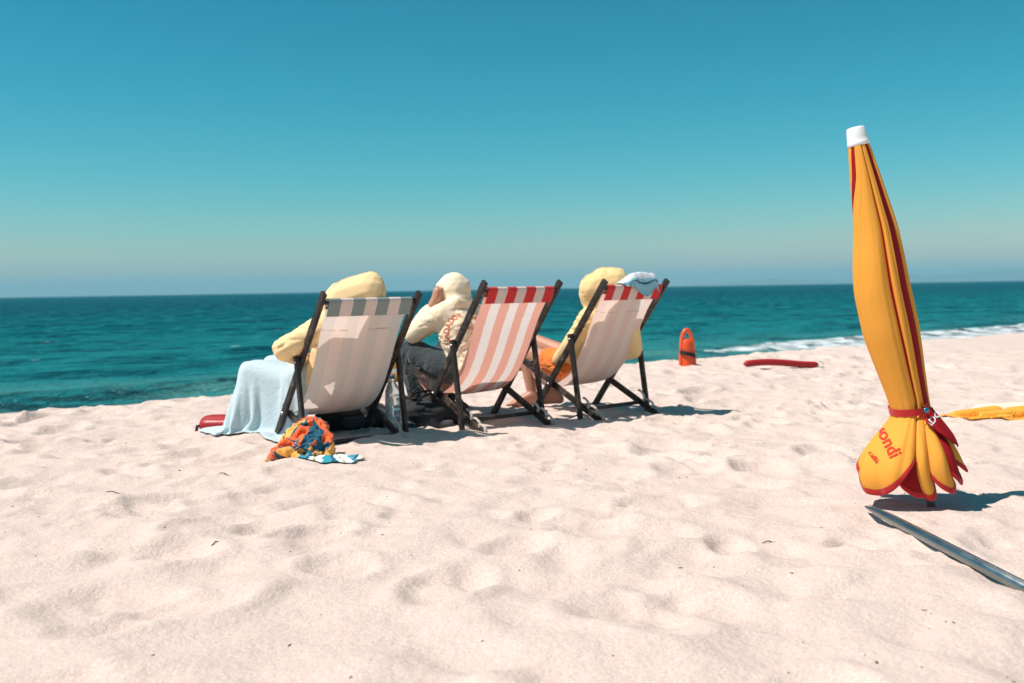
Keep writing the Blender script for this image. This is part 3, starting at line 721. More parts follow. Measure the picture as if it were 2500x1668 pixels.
# --- reclining with bare legs (right chair)
J = dict(pelvis=(0, -.13, .315), waist=(-.01, -.24, .44), chest=(-.025, -.365, .60), neck=(-.07, -.455, .735), head=(-.10, -.46, .835), face=(-.8, .5, .1),
         shL=(-.195, -.43, .63), shR=(.17, -.43, .66), elL=(-.235, -.315, .465), wrL=(-.185, -.10, .335), haL=(-.16, -.04, .32), elR=(.30, -.375, .40), wrR=(.16, -.17, .36), haR=(.10, -.12, .36),
         hipL=(-.10, -.12, .30), hipR=(.08, -.12, .31), knL=(-.12, .30, .385), knR=(.05, .36, .45), anL=(-.12, .225, .075), anR=(.08, .20, .075), toe=(-.75, .6, 0))
hood = [((-.045, -.515, .875), .096, (-.135, -.44, .83), .115), ((-.015, -.53, .915), .055, (-.10, -.47, .88), .092), ((-.14, -.42, .80), .10, (-.13, -.42, .735), .085), ((-.06, -.50, .82), .10, (-.06, -.46, .74), .09)]
hnd = [((-.165, -.06, .325), .028, (-.15, -.03, .31), .026)] + fingers((-.15, -.03, .312), (.2, .9, -.3), (.9, -.2, .2), (.1, -.2, -1), .95)
p3, h3 = person(2, 'person in yellow hoodie and orange shorts lounging in the rightmost deck chair', J, 'hoodie_c', hood, 'LR', hnd, 9.0, seam=((-.09, -.47, .85), [(-.9, .4, .3), (-.4, .2, 1), (.2, -.2, 1), (.5, -.8, .5), (.5, -1, 0)]))
k_ = np.array
link('shorts', blob([(J['pelvis'], .128, J['pelvis'], .128), (J['hipL'], .112, k_(J['hipL'])*.64+k_(J['knL'])*.36, .097), (J['hipR'], .112, k_(J['hipR'])*.64+k_(J['knR'])*.36, .097)], .008, 3, crease(amp=.020, ridge=.6, seed=3.0)), M['shorts'], p3)

# ================================================================== pale blue towel over the knees
x, y, z, a = CHAIRS[0]
def local_ground(i):
    x, y, z, a = CHAIRS[i]
    def f(lx, ly):
        gx = x + lx * math.cos(a) - ly * math.sin(a); gy = y + lx * math.sin(a) + ly * math.cos(a)
        return ground(gx.ravel(), gy.ravel()).reshape(lx.shape) - z
    return f
n, m = 45, 58; rest = 0.018
gx, gy = np.meshgrid((np.arange(n) - n/2 + .5) * rest, (np.arange(m) - m/2 + .5) * rest, indexing='ij')
P0 = np.stack([gx * .92 - .285 - 0.15 * gy, gy * .76 + .13 + 0.12 * gx, np.full_like(gx, .54) + .05 * perlin(gx * 5, gy * 9, 3) + .035 * np.sin(gy * 36 + 3 * perlin(gx * 4, gy * 4, 8))], -1)
Pt = cloth(P0, rest, 150, LEG1 + [((-.16, -.10, .38), .10, (.12, -.10, .38), .10)], local_ground(0), iters=9, fric=.6, thick=.014, bend=.10, damp=.97, stick=18)
tw = empty('towel', (x, y, z), a); tag(tw, 'pale blue towel draped over the knees of the person in the grey chair', 'towel')
cloth_obj('cloth', Pt, M['towel_blue'], tw, thick=.007)

# ================================================================== patterned towel heap in front of the grey chair
def m_pattern():
    k = NT('patterned_terry'); co = k.coord()
    nz = k.n('ShaderNodeTexNoise'); nz.inputs['Scale'].default_value = 11; nz.inputs['Detail'].default_value = 1; k.l(co, nz.inputs['Vector'])
    shf = k.n('ShaderNodeMapping'); shf.inputs['Location'].default_value = (.37, .81, .22); k.l(co, shf.inputs[0])
    wv = k.mix(0.10, shf.outputs[0], nz.outputs['Color'])   # wobbly outlines
    vo = k.n('ShaderNodeTexVoronoi'); vo.inputs['Scale'].default_value = 10; k.l(wv, vo.inputs['Vector'])
    sc = k.n('ShaderNodeSeparateColor'); k.l(vo.outputs['Color'], sc.inputs[0])
    c = k.ramp(sc.outputs[0], [(0.0, (0.012, 0.10, 0.16)), (0.15, (0.96, 0.44, 0.09)), (0.38, (0.96, 0.52, 0.17)), (0.56, (0.86, 0.15, 0.04)), (0.74, (0.96, 0.36, 0.05)), (0.90, (0.06, 0.33, 0.36)), (0.99, (0.36, 0.37, 0.06))], 'CONSTANT')
    d1 = k.n('ShaderNodeTexVoronoi'); d1.feature = 'DISTANCE_TO_EDGE'; d1.inputs['Scale'].default_value = 10; k.l(wv, d1.inputs['Vector'])
    c = k.mix(k.math('LESS_THAN', d1.outputs['Distance'], 0.035), c, (0.012, 0.10, 0.15))
    mp = k.n('ShaderNodeMapping'); mp.inputs['Scale'].default_value = (1.0, 1.9, 1.5); mp.inputs['Rotation'].default_value = (.4, .7, .3); k.l(wv, mp.inputs[0])
    v2 = k.n('ShaderNodeTexVoronoi'); v2.inputs['Scale'].default_value = 19; k.l(mp.outputs[0], v2.inputs['Vector'])
    c = k.mix(k.math('LESS_THAN', v2.outputs['Distance'], 0.17), c, (0.012, 0.075, 0.12))
    return k.done(k.bsdf(c, 0.95, k.bump(k.noise(co, 420, 3, 0.7), 0.5, 0.005), Sheen_Weight=0.25, Specular_IOR_Level=0.1))
M['pattern'] = m_pattern()
hx0, hy0 = -1.075, 5.10; hz0 = g1(hx0, hy0) - .01
rolls = [([(-.11, .01, .03), (-.10, .06, .11), (-.03, .09, .17), (.06, .08, .165), (.115, .03, .11), (.115, -.02, .04)], .042),
         ([(-.085, .01, .09), (-.03, .03, .145), (.04, .02, .13), (.075, -.02, .09), (.06, -.055, .05)], .036),
         ([(-.155, -.02, .025), (-.12, -.02, .075), (-.06, -.025, .10), (-.015, -.05, .07)], .034),
         ([(-.165, -.07, .015), (-.12, -.085, .05), (-.06, -.09, .055), (-.02, -.10, .02)], .036),
         ([(.0, -.03, .105), (.045, -.06, .085), (.06, -.085, .03)], .046),
         ([(-.05, -.06, .03), (-.01, -.10, .03), (.03, -.11, .015)], .028),
         ([(-.06, .03, .04), (.06, .03, .05)], .07),
         ([(.10, .04, .03), (.13, .0, .03), (.12, -.06, .02)], .03)]
parts = []
for pts, r_ in rolls:
    c = catmull(pts, 12) if len(pts) > 2 else np.array(pts)
    for k in range(len(c) - 1): parts.append((c[k], r_ * (.76 + .14 * math.sin(k * 1.3)), c[k+1], r_ * (.76 + .14 * math.sin(k * 1.3 + 1.3)), (1, 1, .92)))
def heap_fold(c):
    w = fbm(c[:,0]*9, c[:,1]*9, c[:,2]*9, 2)
    a_ = 1 - np.abs(perlin(c[:,0]*17 + w*2, c[:,1]*17, c[:,2]*17 + w*2)) * 2.6
    return .012 * (np.clip(a_, 0, 1)**2 - .35) + .006 * perlin(c[:,0]*40, c[:,1]*40, c[:,2]*40)
ht = empty('beach_towel', (hx0, hy0, hz0)); tag(ht, 'crumpled orange, red and teal patterned beach towel heaped on the sand', 'towel')
link('cloth', blob(parts, .0045, 2, heap_fold), M['pattern'], ht)
def m_bands():
    k = NT('teal_white_terry'); uv = k.coord('UV'); co = k.coord()
    sp = k.n('ShaderNodeSeparateXYZ'); k.l(uv, sp.inputs[0])
    run = k.math('ADD', sp.outputs[0], k.math('MULTIPLY_ADD', k.noise(uv, 3.0, 2), .35, k.math('MULTIPLY', sp.outputs[1], .45)))
    c = k.ramp(k.math('FRACT', k.math('MULTIPLY', run, 1.9)), [(0.0, (0.80, 0.83, 0.84)), (0.34, (0.02, 0.30, 0.38)), (0.60, (0.012, 0.09, 0.15)), (0.74, (0.80, 0.83, 0.84)), (0.93, (0.36, 0.37, 0.06))], 'CONSTANT')
    return k.done(k.bsdf(c, 0.95, k.bump(k.noise(co, 420, 3, 0.7), 0.5, 0.005), Sheen_Weight=0.25, Specular_IOR_Level=0.1))
M['bands'] = m_bands()
def crumple(loc, size, nn, mm, seed, ridges, steps=60, sq=.7, rot=0.0, bump_=.04):
    """a sheet let down over a handful of low ridges so that it keeps folds."""
    rest = size / nn
    gx, gy = np.meshgrid((np.arange(nn) - nn/2) * rest, (np.arange(mm) - mm/2) * rest, indexing='ij')
    fl = lambda X_, Y_: ground((X_ + loc[0]).ravel(), (Y_ + loc[1]).ravel()).reshape(X_.shape) - loc[2]
    u_ = gx * math.cos(rot) - gy * math.sin(rot) * sq; w_ = gx * math.sin(rot) + gy * math.cos(rot) * sq
    P0 = np.stack([u_ * .88, w_, .08 + bump_ * np.sin(gy * 30 + 4 * perlin(gx * 5, gy * 5, seed)) + .05 * perlin(gx * 9, gy * 9, seed + 2)], -1)
    return cloth(P0, rest, steps, ridges, fl, iters=8, fric=.9, thick=.010, bend=.16, damp=.94)
rg = [((-.10, .03, .0), .028, (.02, -.02, .01), .022), ((.0, .03, .0), .02, (.12, .01, .0), .03), ((.05, -.06, .0), .022, (.13, -.05, .0), .014), ((-.08, -.04, .0), .015, (0, -.05, .0), .02)]
Pl = crumple((hx0 + .165, hy0 - .125, hz0), .32, 48, 30, 4.0, rg, rot=-.35); Pl[..., 0] += .165; Pl[..., 1] -= .125
cloth_obj('loose_end', Pl, M['bands'], ht, thick=.006)

# ================================================================== closed beach umbrella
PXM = 1 / 644.4
UT = np.array((1.309, 3.771, 1.401)); UB = np.array((1.59, 3.771, 0.027))
ax = (UB - UT) / np.linalg.norm(UB - UT); e1 = np.array((-ax[2], 0, ax[0])); e2 = np.array((0, 1.0, 0)); ULEN = np.linalg.norm(UB - UT)
base_xy = UB + ax * 0.03
um = empty('beach_umbrella', (UB + ax*(UB[2]+0.03)/(-ax[2]))); tag(um, 'closed yellow and red beach umbrella leaning in the sand', 'umbrella')
uo = np.array(um.location)
prof = np.array([(340,20,0),(352,24,0),(372,28,0),(440,37,0),(560,53,-1),(640,63,-9),(700,66,-13),(800,66,-12),(860,60,-9),(900,55,-7),(950,49,-4),(985,46,-2),(1000,46,-2),(1015,54,-8),(1060,90,-24),(1100,114,-35),(1130,122,-38),(1180,122,-31),(1221,114,-20),(1250,108,-14)], float)
pv = (prof[:, 0] - 340) / 881
_cv = np.linspace(0, pv[-1], 400)
_cs = {}
for c_ in (1, 2):
    q_ = np.interp(_cv, pv, prof[:, c_]); kk_ = np.hanning(33); kk_ /= kk_.sum()
    sm_q = np.convolve(np.pad(q_, 16, mode='edge'), kk_, 'valid'); wgt = smooth(.02, .08, _cv) * (1 - .75 * np.exp(-((_cv - .745) / .03)**2)); _cs[c_] = q_ * (1 - wgt) + sm_q * wgt
def cinterp(v, c): return np.interp(v, _cv, _cs[c]) * PXM
def panel_pts(keys, fac, vend, vstart=0.0, nu=26, nv=120, tuck=.16, lobe=.22, seed=0.0, facs=None, flute=.0):
    sgrid = np.linspace(0, 1, nu); P = np.zeros((nu, nv, 3))
    kv = [k[0] for k in keys]
    for j in range(nv):
        f = j / (nv - 1)
        v = vstart + (np.array([vend(s) - .028 for s in sgrid]) - vstart) * f
        a0 = np.interp(v, kv, [k[1] for k in keys]); a1 = np.interp(v, kv, [k[2] for k in keys])
        ph = np.radians(a0 + (a1 - a0) * sgrid - 21.0)   # the folds face a little left of the pole's tilt
        sk = smooth(.745, .86, v)
        fa = fac if facs is None else np.interp(v, [q[0] for q in facs], [q[1] for q in facs])
        r = cinterp(v, 1) * fa * (1 - tuck * np.abs(2*sgrid - 1)**7 * (1 - .3*sk)) * (1 + lobe * sk * (np.sin(np.pi * sgrid)**.8 - .62))
        gather = np.exp(-((v - .745) / .05)**2)
        r = r * (1 + gather * .075 * perlin(ph * 5.5, 2.0, seed) + sk * .10 * perlin(ph * 3.1, v * 2.2, seed + 7) + .020 * perlin(ph * 3.2 + seed, v * 7, 2.0) * (1 + 2.5*sk) + .012 * perlin(ph * 9 + seed, v * 4, 5.0))
        r = r * (1 - flute * smooth(.02, .2, v) * np.clip(1 - np.abs(perlin(sgrid * 4.2 + 1.7, v * 1.1, seed + 3)) * 5, 0, 1)**1.4)
        c = UT + ax * (v[:, None] * ULEN) + e1 * cinterp(v, 2)[:, None]
        P[:, j] = c + e1 * (r * np.cos(ph))[:, None] + e2 * (r * np.sin(ph))[:, None]
    return P - uo
def scal(pts):
    a = np.array(pts, float); return lambda s: float(np.interp(s, a[:, 0], a[:, 1]))
def curve_end(p, n=40):
    q = catmull(p, n); return scal(q)
Y_, R_ = 'umb_yellow', 'umb_red'
panels = [
 # colour, keys (v, from deg, to deg), radius, hem curve, hem on, extra
 (Y_, [(0,247,284),(.1,232,287),(.2,186,288),(.41,158,289),(.72,165,291),(.76,166,286),(.9,150,279),(1,150,277)], 1.0, curve_end([(0,.835),(.2,.892),(.38,.940),(.54,.964),(.68,.962),(.84,.936),(1,.885)]), True, dict(lobe=.10, nu=60, flute=.035)),
 (R_, [(0,278,300),(.41,282,301),(.72,282,300),(.9,240,302),(1,236,305)], .86, curve_end([(0,.88),(.2,.945),(.55,.985),(.85,.97),(1,.92)]), True, dict(facs=[(0,.80),(.7,.84),(.8,.72),(1,.70)])),
 (Y_, [(0,288,300),(.2,293,304),(.41,296,306),(.72,296,308),(.8,282,310),(1,264,311)], .97, curve_end([(0,.925),(.12,.955),(.28,.985),(.5,.998),(.75,.985),(.90,.955),(1,.925)]), True, dict(facs=[(0,.97),(.7,.97),(.82,.80),(1,.68)], lobe=.25)),
 (Y_, [(0,298,308),(.2,303,311),(.41,305,314),(.72,306,317),(.8,304,332),(1,290,346)], .95, curve_end([(0,.915),(.12,.945),(.3,.975),(.55,.992),(.8,.975),(.92,.945),(1,.915)]), True, dict(facs=[(0,.95),(.7,.94),(.85,.88),(1,.80)], lobe=.25)),
 (R_, [(0,305,340),(.41,314,350),(.72,318,358),(.8,318,352),(1,322,354)], .93, curve_end([(0,.91),(.2,.952),(.5,.978),(.8,.955),(1,.905)]), True, dict(facs=[(0,.86),(.7,.90),(.85,.92),(1,.85)])),
 (Y_, [(0,336,372),(.41,347,385),(.72,352,385),(.8,340,380),(1,338,372)], .98, curve_end([(0,.89),(.15,.925),(.45,.955),(.75,.935),(1,.88)]), True, dict(facs=[(0,.98),(.7,.98),(.85,.92),(1,.95)])),
 (R_, [(0,8,50),(.41,20,62),(.72,20,60),(1,10,60)], .92, curve_end([(0,.90),(.5,.95),(1,.90)]), True, {}),
 (Y_, [(0,45,110),(.41,55,112),(.72,55,112),(1,50,110)], 1.0, curve_end([(0,.89),(.5,.955),(1,.89)]), True, {}),
 (R_, [(0,150,182),(.1,140,178),(.2,96,130),(.41,100,130),(1,100,140)], .92, curve_end([(0,.90),(.5,.95),(1,.90)]), True, {}),
 (Y_, [(0,172,230),(.1,160,212),(.2,122,168),(.41,118,164),(.72,122,170),(1,118,160)], .97, curve_end([(0,.88),(.5,.93),(1,.86)]), True, {}),
 (R_, [(0,222,254),(.1,202,240),(.2,156,190),(.3,150,170),(1,146,160)], .93, curve_end([(0,.90),(.5,.92),(1,.88)]), False, {}),
]
plist = []
for i, (cm, keys, fac, ve, hem, kw) in enumerate(panels):
    P = panel_pts(keys, fac, ve, seed=i * 2.7, **kw)
    po = link('canopy_panel', grid_mesh(P), M[cm], um); plist.append(po)
    md = po.modifiers.new('solid', 'SOLIDIFY'); md.thickness = 0.0018; md.offset = 0
    if hem:
        e = P[:, -1]; e2_ = P[:, -3]
        # binding: a folded band over the lower edge
        d = (e - e2_) / (np.linalg.norm(e - e2_, axis=1)[:, None] + 1e-9)
        cen = e - d * 0.005
        V, F = [], []
        nrm = np.cross(np.gradient(cen, axis=0), d); nrm /= np.linalg.norm(nrm, axis=1)[:, None] + 1e-9
        for q, dd, nn in zip(cen, d, nrm):
            for (al, an) in ((-.017, .0026), (.0, .0046), (.007, .0034), (.0095, 0), (.007, -.0034), (0, -.0046), (-.017, -.0026)): V.append(q + dd * al + nn * an)
        L = len(cen)
        for a_ in range(L - 1):
            for b_ in range(6): F.append((a_*7+b_, a_*7+b_+1, (a_+1)*7+b_+1, (a_+1)*7+b_))
        link('binding', mesh(V, F), M['umb_trim'], po)
# the red valance flap that sticks out on the right below the strap
kf = [(.74, 300, 352), (.80, 304, 352), (.88, 306, 352)]
Pf = panel_pts(kf, 1.0, curve_end([(0,.80),(.35,.835),(.7,.868),(1,.885)]), vstart=.745, nu=26, nv=30, tuck=.06, lobe=.0, seed=2.5, facs=[(.745,1.06),(.77,1.18),(.82,1.14),(.9,1.0)])
flap = link('canopy_panel', grid_mesh(Pf), M[R_], um); flap.modifiers.new('solid', 'SOLIDIFY').thickness = .0018
# tie strap with its snap
vs_ = .735
def ring(v, fac, a0, a1, n, dv=0.0):
    out = []
    for k in range(n):
        t = k / (n - 1); a_ = math.radians(a0 + (a1 - a0) * t - 21.0); vv = v + dv * t
        r = float(cinterp(vv, 1)) * fac; out.append(UT + ax * (vv * ULEN) + e1 * (float(cinterp(vv, 2)) + r * math.cos(a_)) + e2 * (r * math.sin(a_)) - uo)
    return np.array(out)
def band(name, line, w, th, mat, parent):
    axl = np.array(ax); V, F = [], []
    cen = line.mean(0)
    for q in line:
        o = q - cen; o = o - axl * (o @ axl); o /= np.linalg.norm(o) + 1e-9
        for (a_, b_) in ((-w/2, -th/2), (w/2, -th/2), (w/2, th/2), (-w/2, th/2)): V.append(q + axl * a_ + o * b_)
    for k in range(len(line) - 1):
        for b_ in range(4): F.append((k*4+b_, k*4+(b_+1)%4, (k+1)*4+(b_+1)%4, (k+1)*4+b_))
    F += [(3,2,1,0), tuple(range(len(line)*4-4, len(line)*4))]
    return link(name, mesh(V, F), mat, parent, False)
st = band('strap', ring(vs_, 1.09, 150, 322, 40, .012), .026, .004, M['umb_trim'], um)
tabp = ring(.749, 1.15, 286, 318, 10, -.012); tabp[:, 1] -= np.linspace(.010, 0.004, 10)
band('strap_tab', tabp, .032, .005, M['umb_trim'], st)
sc_ = ring(.742, 1.17, 305, 306, 2)[0] + np.array((0, -.010, 0))
od = np.array((.1, -.98, .1)); od /= np.linalg.norm(od)
tube('snap_button', [sc_ + od * t for t in (0, .004, .006, .0068)], [.0105, .0105, .008, .002], M['snap'], st, 20)
# cap, pole
def lathe(name, prof_, o, d, mat, parent, n=28):
    s1 = np.cross(d, (0, 1, 0)); s1 /= np.linalg.norm(s1); s2 = np.cross(d, s1)
    P = np.zeros((n, len(prof_), 3))
    for k in range(n):
        a_ = 2*math.pi*k/n
        for j, (h, r) in enumerate(prof_): P[k, j] = o + d*h + (s1*math.cos(a_) + s2*math.sin(a_))*r
    return link(name, grid_mesh(P, wrap_u=True), mat, parent)
capd = -ax
lathe('cap', [(-.018, .0), (-.018, .0385), (-.016, .0405), (-.004, .0405), (-.002, .0385), (.012, .0375), (.045, .0335), (.051, .030), (.053, .022), (.0535, 0)], UT - uo + ax*.008, capd, M['white_plastic'], um)
tube('pole', [UT - uo + ax * .02, np.zeros(3) + ax * .22], .0145, M['aluminium'], um, 16)
# lettering printed on the yellow lobe and on the red flap
def decal(bvh, V, F, org, dx, dy, vdir=Vector((.36, .92, -.06)).normalized(), off=.0032, bend=0.0):
    P = []; last = None
    for v in V:
        q = Vector(org) + Vector(dx) * float(v[0]) + Vector(dy) * float(v[1] + bend * v[0]**2)
        hit = bvh.ray_cast(q - vdir * 1.0, vdir)
        if hit[0] is None: hit = bvh.find_nearest(q)
        nn = hit[1] if hit[1].dot(vdir) < 0 else -hit[1]
        P.append(hit[0] + nn * off)
    return mesh(P, F)
def bvh_of(o): return BVHTree.FromPolygons([v.co[:] for v in o.data.vertices], [p.vertices[:] for p in o.data.polygons])
def upx(px, py): # umbrella-plane point from its place on the cloth (millimetre grid of the pattern)
    return Vector((1.309 + (px - 2093) * PXM * 1.0, 3.771, 1.401 - (py - 340) * PXM * .99)) - Vector(uo)
b0 = bvh_of(plist[0])
V, F = text_points('vondi', .070, True); V[:, 0] *= .80
dx = Vector((.50, 0, -.866)); dy = Vector((.866, 0, .50))
link('lettering', decal(b0, V, F, upx(2138, 1052), dx, dy), M['umb_print'], plist[0], False)
V, F = text_points('caff\u00e8', .0265, True)
link('lettering', decal(b0, V, F, upx(2122, 1112), Vector((.66, 0, -.75)), Vector((.75, 0, .66))), M['umb_print'], plist[0], False)
bf = bvh_of(flap)
V, F = text_points('ADOR', .034, True)
link('lettering', decal(bf, V, F, upx(2266, 1052), Vector((.68, 0, .73)), Vector((-.73, 0, .68))), M['white_print'], flap, False)

# ================================================================== steel pole lying on the sand
tip = np.array((1.29, 3.635, g1(1.29, 3.635) + .050)); endp = np.array((1.475, 1.74, g1(1.475, 1.74) + .045))
lift_ = max(g1(*(tip + (endp - tip) * t_)[:2]) + .002 - (tip + (endp - tip) * t_)[2] for t_ in np.linspace(.12, .8, 40)); tip[2] += lift_ * .6; endp[2] += lift_
d = (endp - tip) / np.linalg.norm(endp - tip); L = np.linalg.norm(endp - tip)
lp = empty('metal_pole', tuple(tip + d * L * .5)); tag(lp, 'bare steel pole with a pointed tip lying on the sand by the umbrella', 'pole')
s1 = np.cross(d, (0, 0, 1)); s1 /= np.linalg.norm(s1); s2 = np.cross(s1, d)
def pole_part(name, stations, mat):
    n = 24; P = np.zeros((n, len(stations), 3))
    for j, (h, r, fl_, up) in enumerate(stations):
        for k in range(n):
            a_ = 2*math.pi*k/n
            P[k, j] = tip + d*h + s1*(r*math.cos(a_)) + s2*(r*fl_*math.sin(a_) + up) - np.array(lp.location)
    return link(name, grid_mesh(P, wrap_u=True), mat, lp)
pole_part('tip', [(0, .001, .6, -.004), (.02, .007, .75, -.003), (.06, .0115, .85, -.002), (.12, .0155, .95, -.001), (.19, .0172, 1, 0), (.24, .0175, 1, 0)], M['steel_pole'])
pole_part('shaft', [(.236, .0178, 1, 0), (L, .0178, 1, 0), (L, .0005, 1, 0)], M['steel_pole'])
sm_ = link('seam', tube_mesh([tip + d*.05 + s2*.0118 + s1*.004 - np.array(lp.location), tip + d*.2 + s2*.0170 + s1*.005 - np.array(lp.location), tip + d*L + s2*.0170 + s1*.005 - np.array(lp.location)], .0016, 6), M['bolt'], lp)

# ================================================================== rescue gear
def rescue_can(name, label, loc, rz, tilt, mat, length=.72, r=.115, flat=.62, strap_at=None, side=True):
    t = empty(name, loc, rz); tag(t, label, 'rescue buoy', 'rescue buoys on the sand')
    t.rotation_euler = (tilt, 0, rz)
    # body along local z: a flattened torpedo
    hs = np.linspace(0, 1, 40); n = 32; P = np.zeros((n, 40, 3))
    for j, h in enumerate(hs):
        w = r * min(1, (1 - (2*min(h, .5) - 1)**6) ** .5 if h < .5 else 1) * (1 - .04*h)
        if h > .80: w *= math.sqrt(max(0, 1 - ((h - .80) / .20)**2.4))
        if h < .10: w *= math.sqrt(max(0, 1 - ((.10 - h) / .10)**2)) * .9 + .1 * (h > 0)
        for k in range(n):
            a_ = 2*math.pi*k/n; groove = 1 - .10 * math.exp(-((abs(math.cos(a_)) - .62)/.13)**2) * (h > .1) * (h < .76)
            P[k, j] = (w * math.cos(a_) * groove, w * flat * math.sin(a_) * groove, h * length * .86)
    link('body', grid_mesh(P, wrap_u=True), M[mat], t)
    pts = [(r * .86 * math.cos(a_), 0, length * .66 + length * .33 * max(0, math.sin(a_))**.8) for a_ in np.linspace(-.05, math.pi + .05, 26)]
    tube('handle', pts, .022, M[mat], t, 12)
    for s in ((-1, 1) if side else ()): tube('side_handle', [(s*r*.9, 0, length*.12), (s*r*1.06, 0, length*.2), (s*r*1.08, 0, length*.45), (s*r*1.0, 0, length*.64), (s*r*.86, 0, length*.68)], .019, M[mat], t, 10)
    if strap_at:
        sp_ = [(r*1.17*math.cos(a_), r*.80*math.sin(a_), strap_at - .022*math.cos(a_)) for a_ in np.linspace(0, 2*math.pi, 40)]
        bmv, bmf = [], []
        for q in sp_:
            o = Vector((q[0], q[1], 0)).normalized()
            for dz, do in ((-.020, 0), (.020, 0), (.020, .006), (-.020, .006)): bmv.append(Vector(q) + o*do + Vector((0,0,dz)))
        for k in range(39):
            for b_ in range(4): bmf.append((k*4+b_, k*4+(b_+1)%4, (k+1)*4+(b_+1)%4, (k+1)*4+b_))
        link('strap', mesh(bmv, bmf), M['black_strap'], t, False)
    return t
rc = rescue_can('rescue_buoy', 'orange rescue buoy with black strap standing upright in the sand', (1.836, 10.37, g1(1.836, 10.37) - .245), .15, R(-4), 'orange_plastic', .63, .070, .62, .37)
gz = g1(-1.60, 6.05)
rb = rescue_can('rescue_buoy', 'glossy red rescue buoy lying on the sand behind the pale blue towel', (-1.955, 6.17, gz + .045), R(84), R(90), 'red_plastic', .46, .088, .74, side=False)
rb_inv = (Matrix.Translation(rb.location) @ rb.rotation_euler.to_matrix().to_4x4()).inverted()
tube('end_loop', [(-1.925, 6.12, gz + .045), (-1.95, 6.105, gz + .045), (-1.955, 6.10, gz + .01), (-1.935, 6.09, gz - .01)], .010, M['black_strap'], None, 8)
lb = bpy.data.objects['end_loop']; lb.parent = rb; lb.matrix_parent_inverse = rb_inv
# dark red foam rescue tube
p0 = Vector((2.33, 10.02, g1(2.33, 10.02) + .03)); p1_ = Vector((3.17, 10.28, g1(3.17, 10.28) + .045))
rt = empty('rescue_tube', tuple((p0 + p1_) / 2)); tag(rt, 'dark red foam rescue tube lying flat near the surf', 'rescue tube')
pts = [p0.lerp(p1_, t) - (p0 + p1_)/2 + Vector((0, 0, .016*math.sin(t*5))) for t in np.linspace(0, 1, 24)]
rads = [.034 * min(1, math.sqrt(max(0.03, 1 - max(0, (abs(t - .5) - .44)/.06)**2))) for t in np.linspace(0, 1, 24)]
tube('foam_body', pts, rads, M['dark_red_foam'], rt, 18, 1.0)
tube('end_ring', [pts[-1] + Vector((.03*math.cos(a_) + .02, 0.0, .03*math.sin(a_))) for a_ in np.linspace(0, 6.0, 14)], .004, M['bolt'], rt, 6)

# yellow rescue board on the crest of the beach, behind the chairs
b0_, b1_ = Vector((-1.95, 8.85, 0)), Vector((.72, 10.45, 0))
bd = empty('rescue_board', ((b0_ + b1_)/2)[:2] + (-.02,), math.atan2((b1_ - b0_).y, (b1_ - b0_).x)); tag(bd, 'long yellow rescue board with white rim and stripe behind the deck chairs', 'rescue board')
BL = (b1_ - b0_).length
def hull_pts(sec, nl=60):
    P = np.zeros((nl, len(sec), 3))
    for j, t in enumerate(np.linspace(-1, 1, nl)):
        w = math.sqrt(max(0.0, 1 - abs(t)**3.2)); hgt = .82 + .18 * (1 - abs(t)**2) ; rise = .05 * abs(t)**3
        for k, (sy, sz) in enumerate(sec): P[j, k] = (t * BL / 2, sy * (w * .98 + .02), rise + sz * hgt * (.35 + .65 * w))
    return P
side = [(0, -.02), (.14, -.02), (.22, .03), (.265, .11), (.275, .20), (.262, .27)]
link('hull', grid_mesh(hull_pts([(-a_, b_) for a_, b_ in side[::-1]] + side[1:])), M['board_yellow'], bd)
link('deck', grid_mesh(hull_pts([(-.262, .272), (-.268, .292), (-.24, .312), (-.12, .318), (0, .32), (.12, .318), (.24, .312), (.268, .292), (.262, .272)])), M['board_white'], bd)
for s in (-1, 1): link('stripe', grid_mesh(hull_pts([(s*.2735, .135), (s*.2785, .155), (s*.2785, .165), (s*.2765, .18)])), M['board_white'], bd)

# ================================================================== bags, bottle, cloths
def rel(o, p): return np.array(p) - np.array(o)
def bag(name, label, loc, rz, parts, mat, seed, cat='bag'):
    t = empty(name, loc, rz); tag(t, label, cat)
    link('body', blob(parts, .01, 4, crease((9, 9, 11), .020, .55, seed)), M[mat], t); return t
bp = bag('backpack', 'black backpack slumped on the sand under the red striped chair', (-.50, 6.36, g1(-.50, 6.36)), .5,
    [((-.15, -.04, .07), .085, (.14, -.05, .06), .08), ((-.12, .08, .08), .09, (.12, .10, .08), .085), ((0, 0, .10), .09, (.05, .03, .09), .09), ((.14, .1, .05), .06, (.24, .12, .03), .04)], 'black_cloth', 3.0, 'backpack')
for k in (-1, 1): tube('shoulder_strap', catmull([(-.18, .07*k, .10), (-.12, .08*k, .185), (.02, .075*k, .20), (.13, .07*k, .16), (.20, .06*k, .05)], 18), .016, M['black_strap'], bp, 8, .3)
jk = bag('jacket', 'charcoal jacket crumpled on the sand between the two left chairs', (-.66, 6.30, g1(-.66, 6.30)), .2,
    [((-.12, -.02, .03), .05, (.12, -.08, .04), .055), ((-.05, .06, .05), .06, (.12, .04, .06), .06), ((.10, -.06, .02), .04, (.24, -.10, .02), .03), ((-.10, -.08, .02), .03, (.0, -.12, .015), .03)], 'grey_cloth', 8.0, 'jacket')
rm = empty('rolled_mat', (-.70, 6.47, g1(-.70, 6.47) + .10), .0); tag(rm, 'rolled dark brown beach mat beside the water bottle', 'mat')
sp = []; 
for k in range(90):
    a_ = k / 89 * 6.6 * math.pi; r_ = .012 + .060 * k / 89; sp.append((r_ * math.cos(a_), r_ * math.sin(a_)))
mv = np.zeros((90, 2, 3)); rd = np.array((.45, -.89))
for k, (u_, w_) in enumerate(sp):
    for j, l_ in enumerate((-.19, .19)): mv[k, j] = (rd[0]*l_ - rd[1]*u_, rd[1]*l_ + rd[0]*u_, w_)
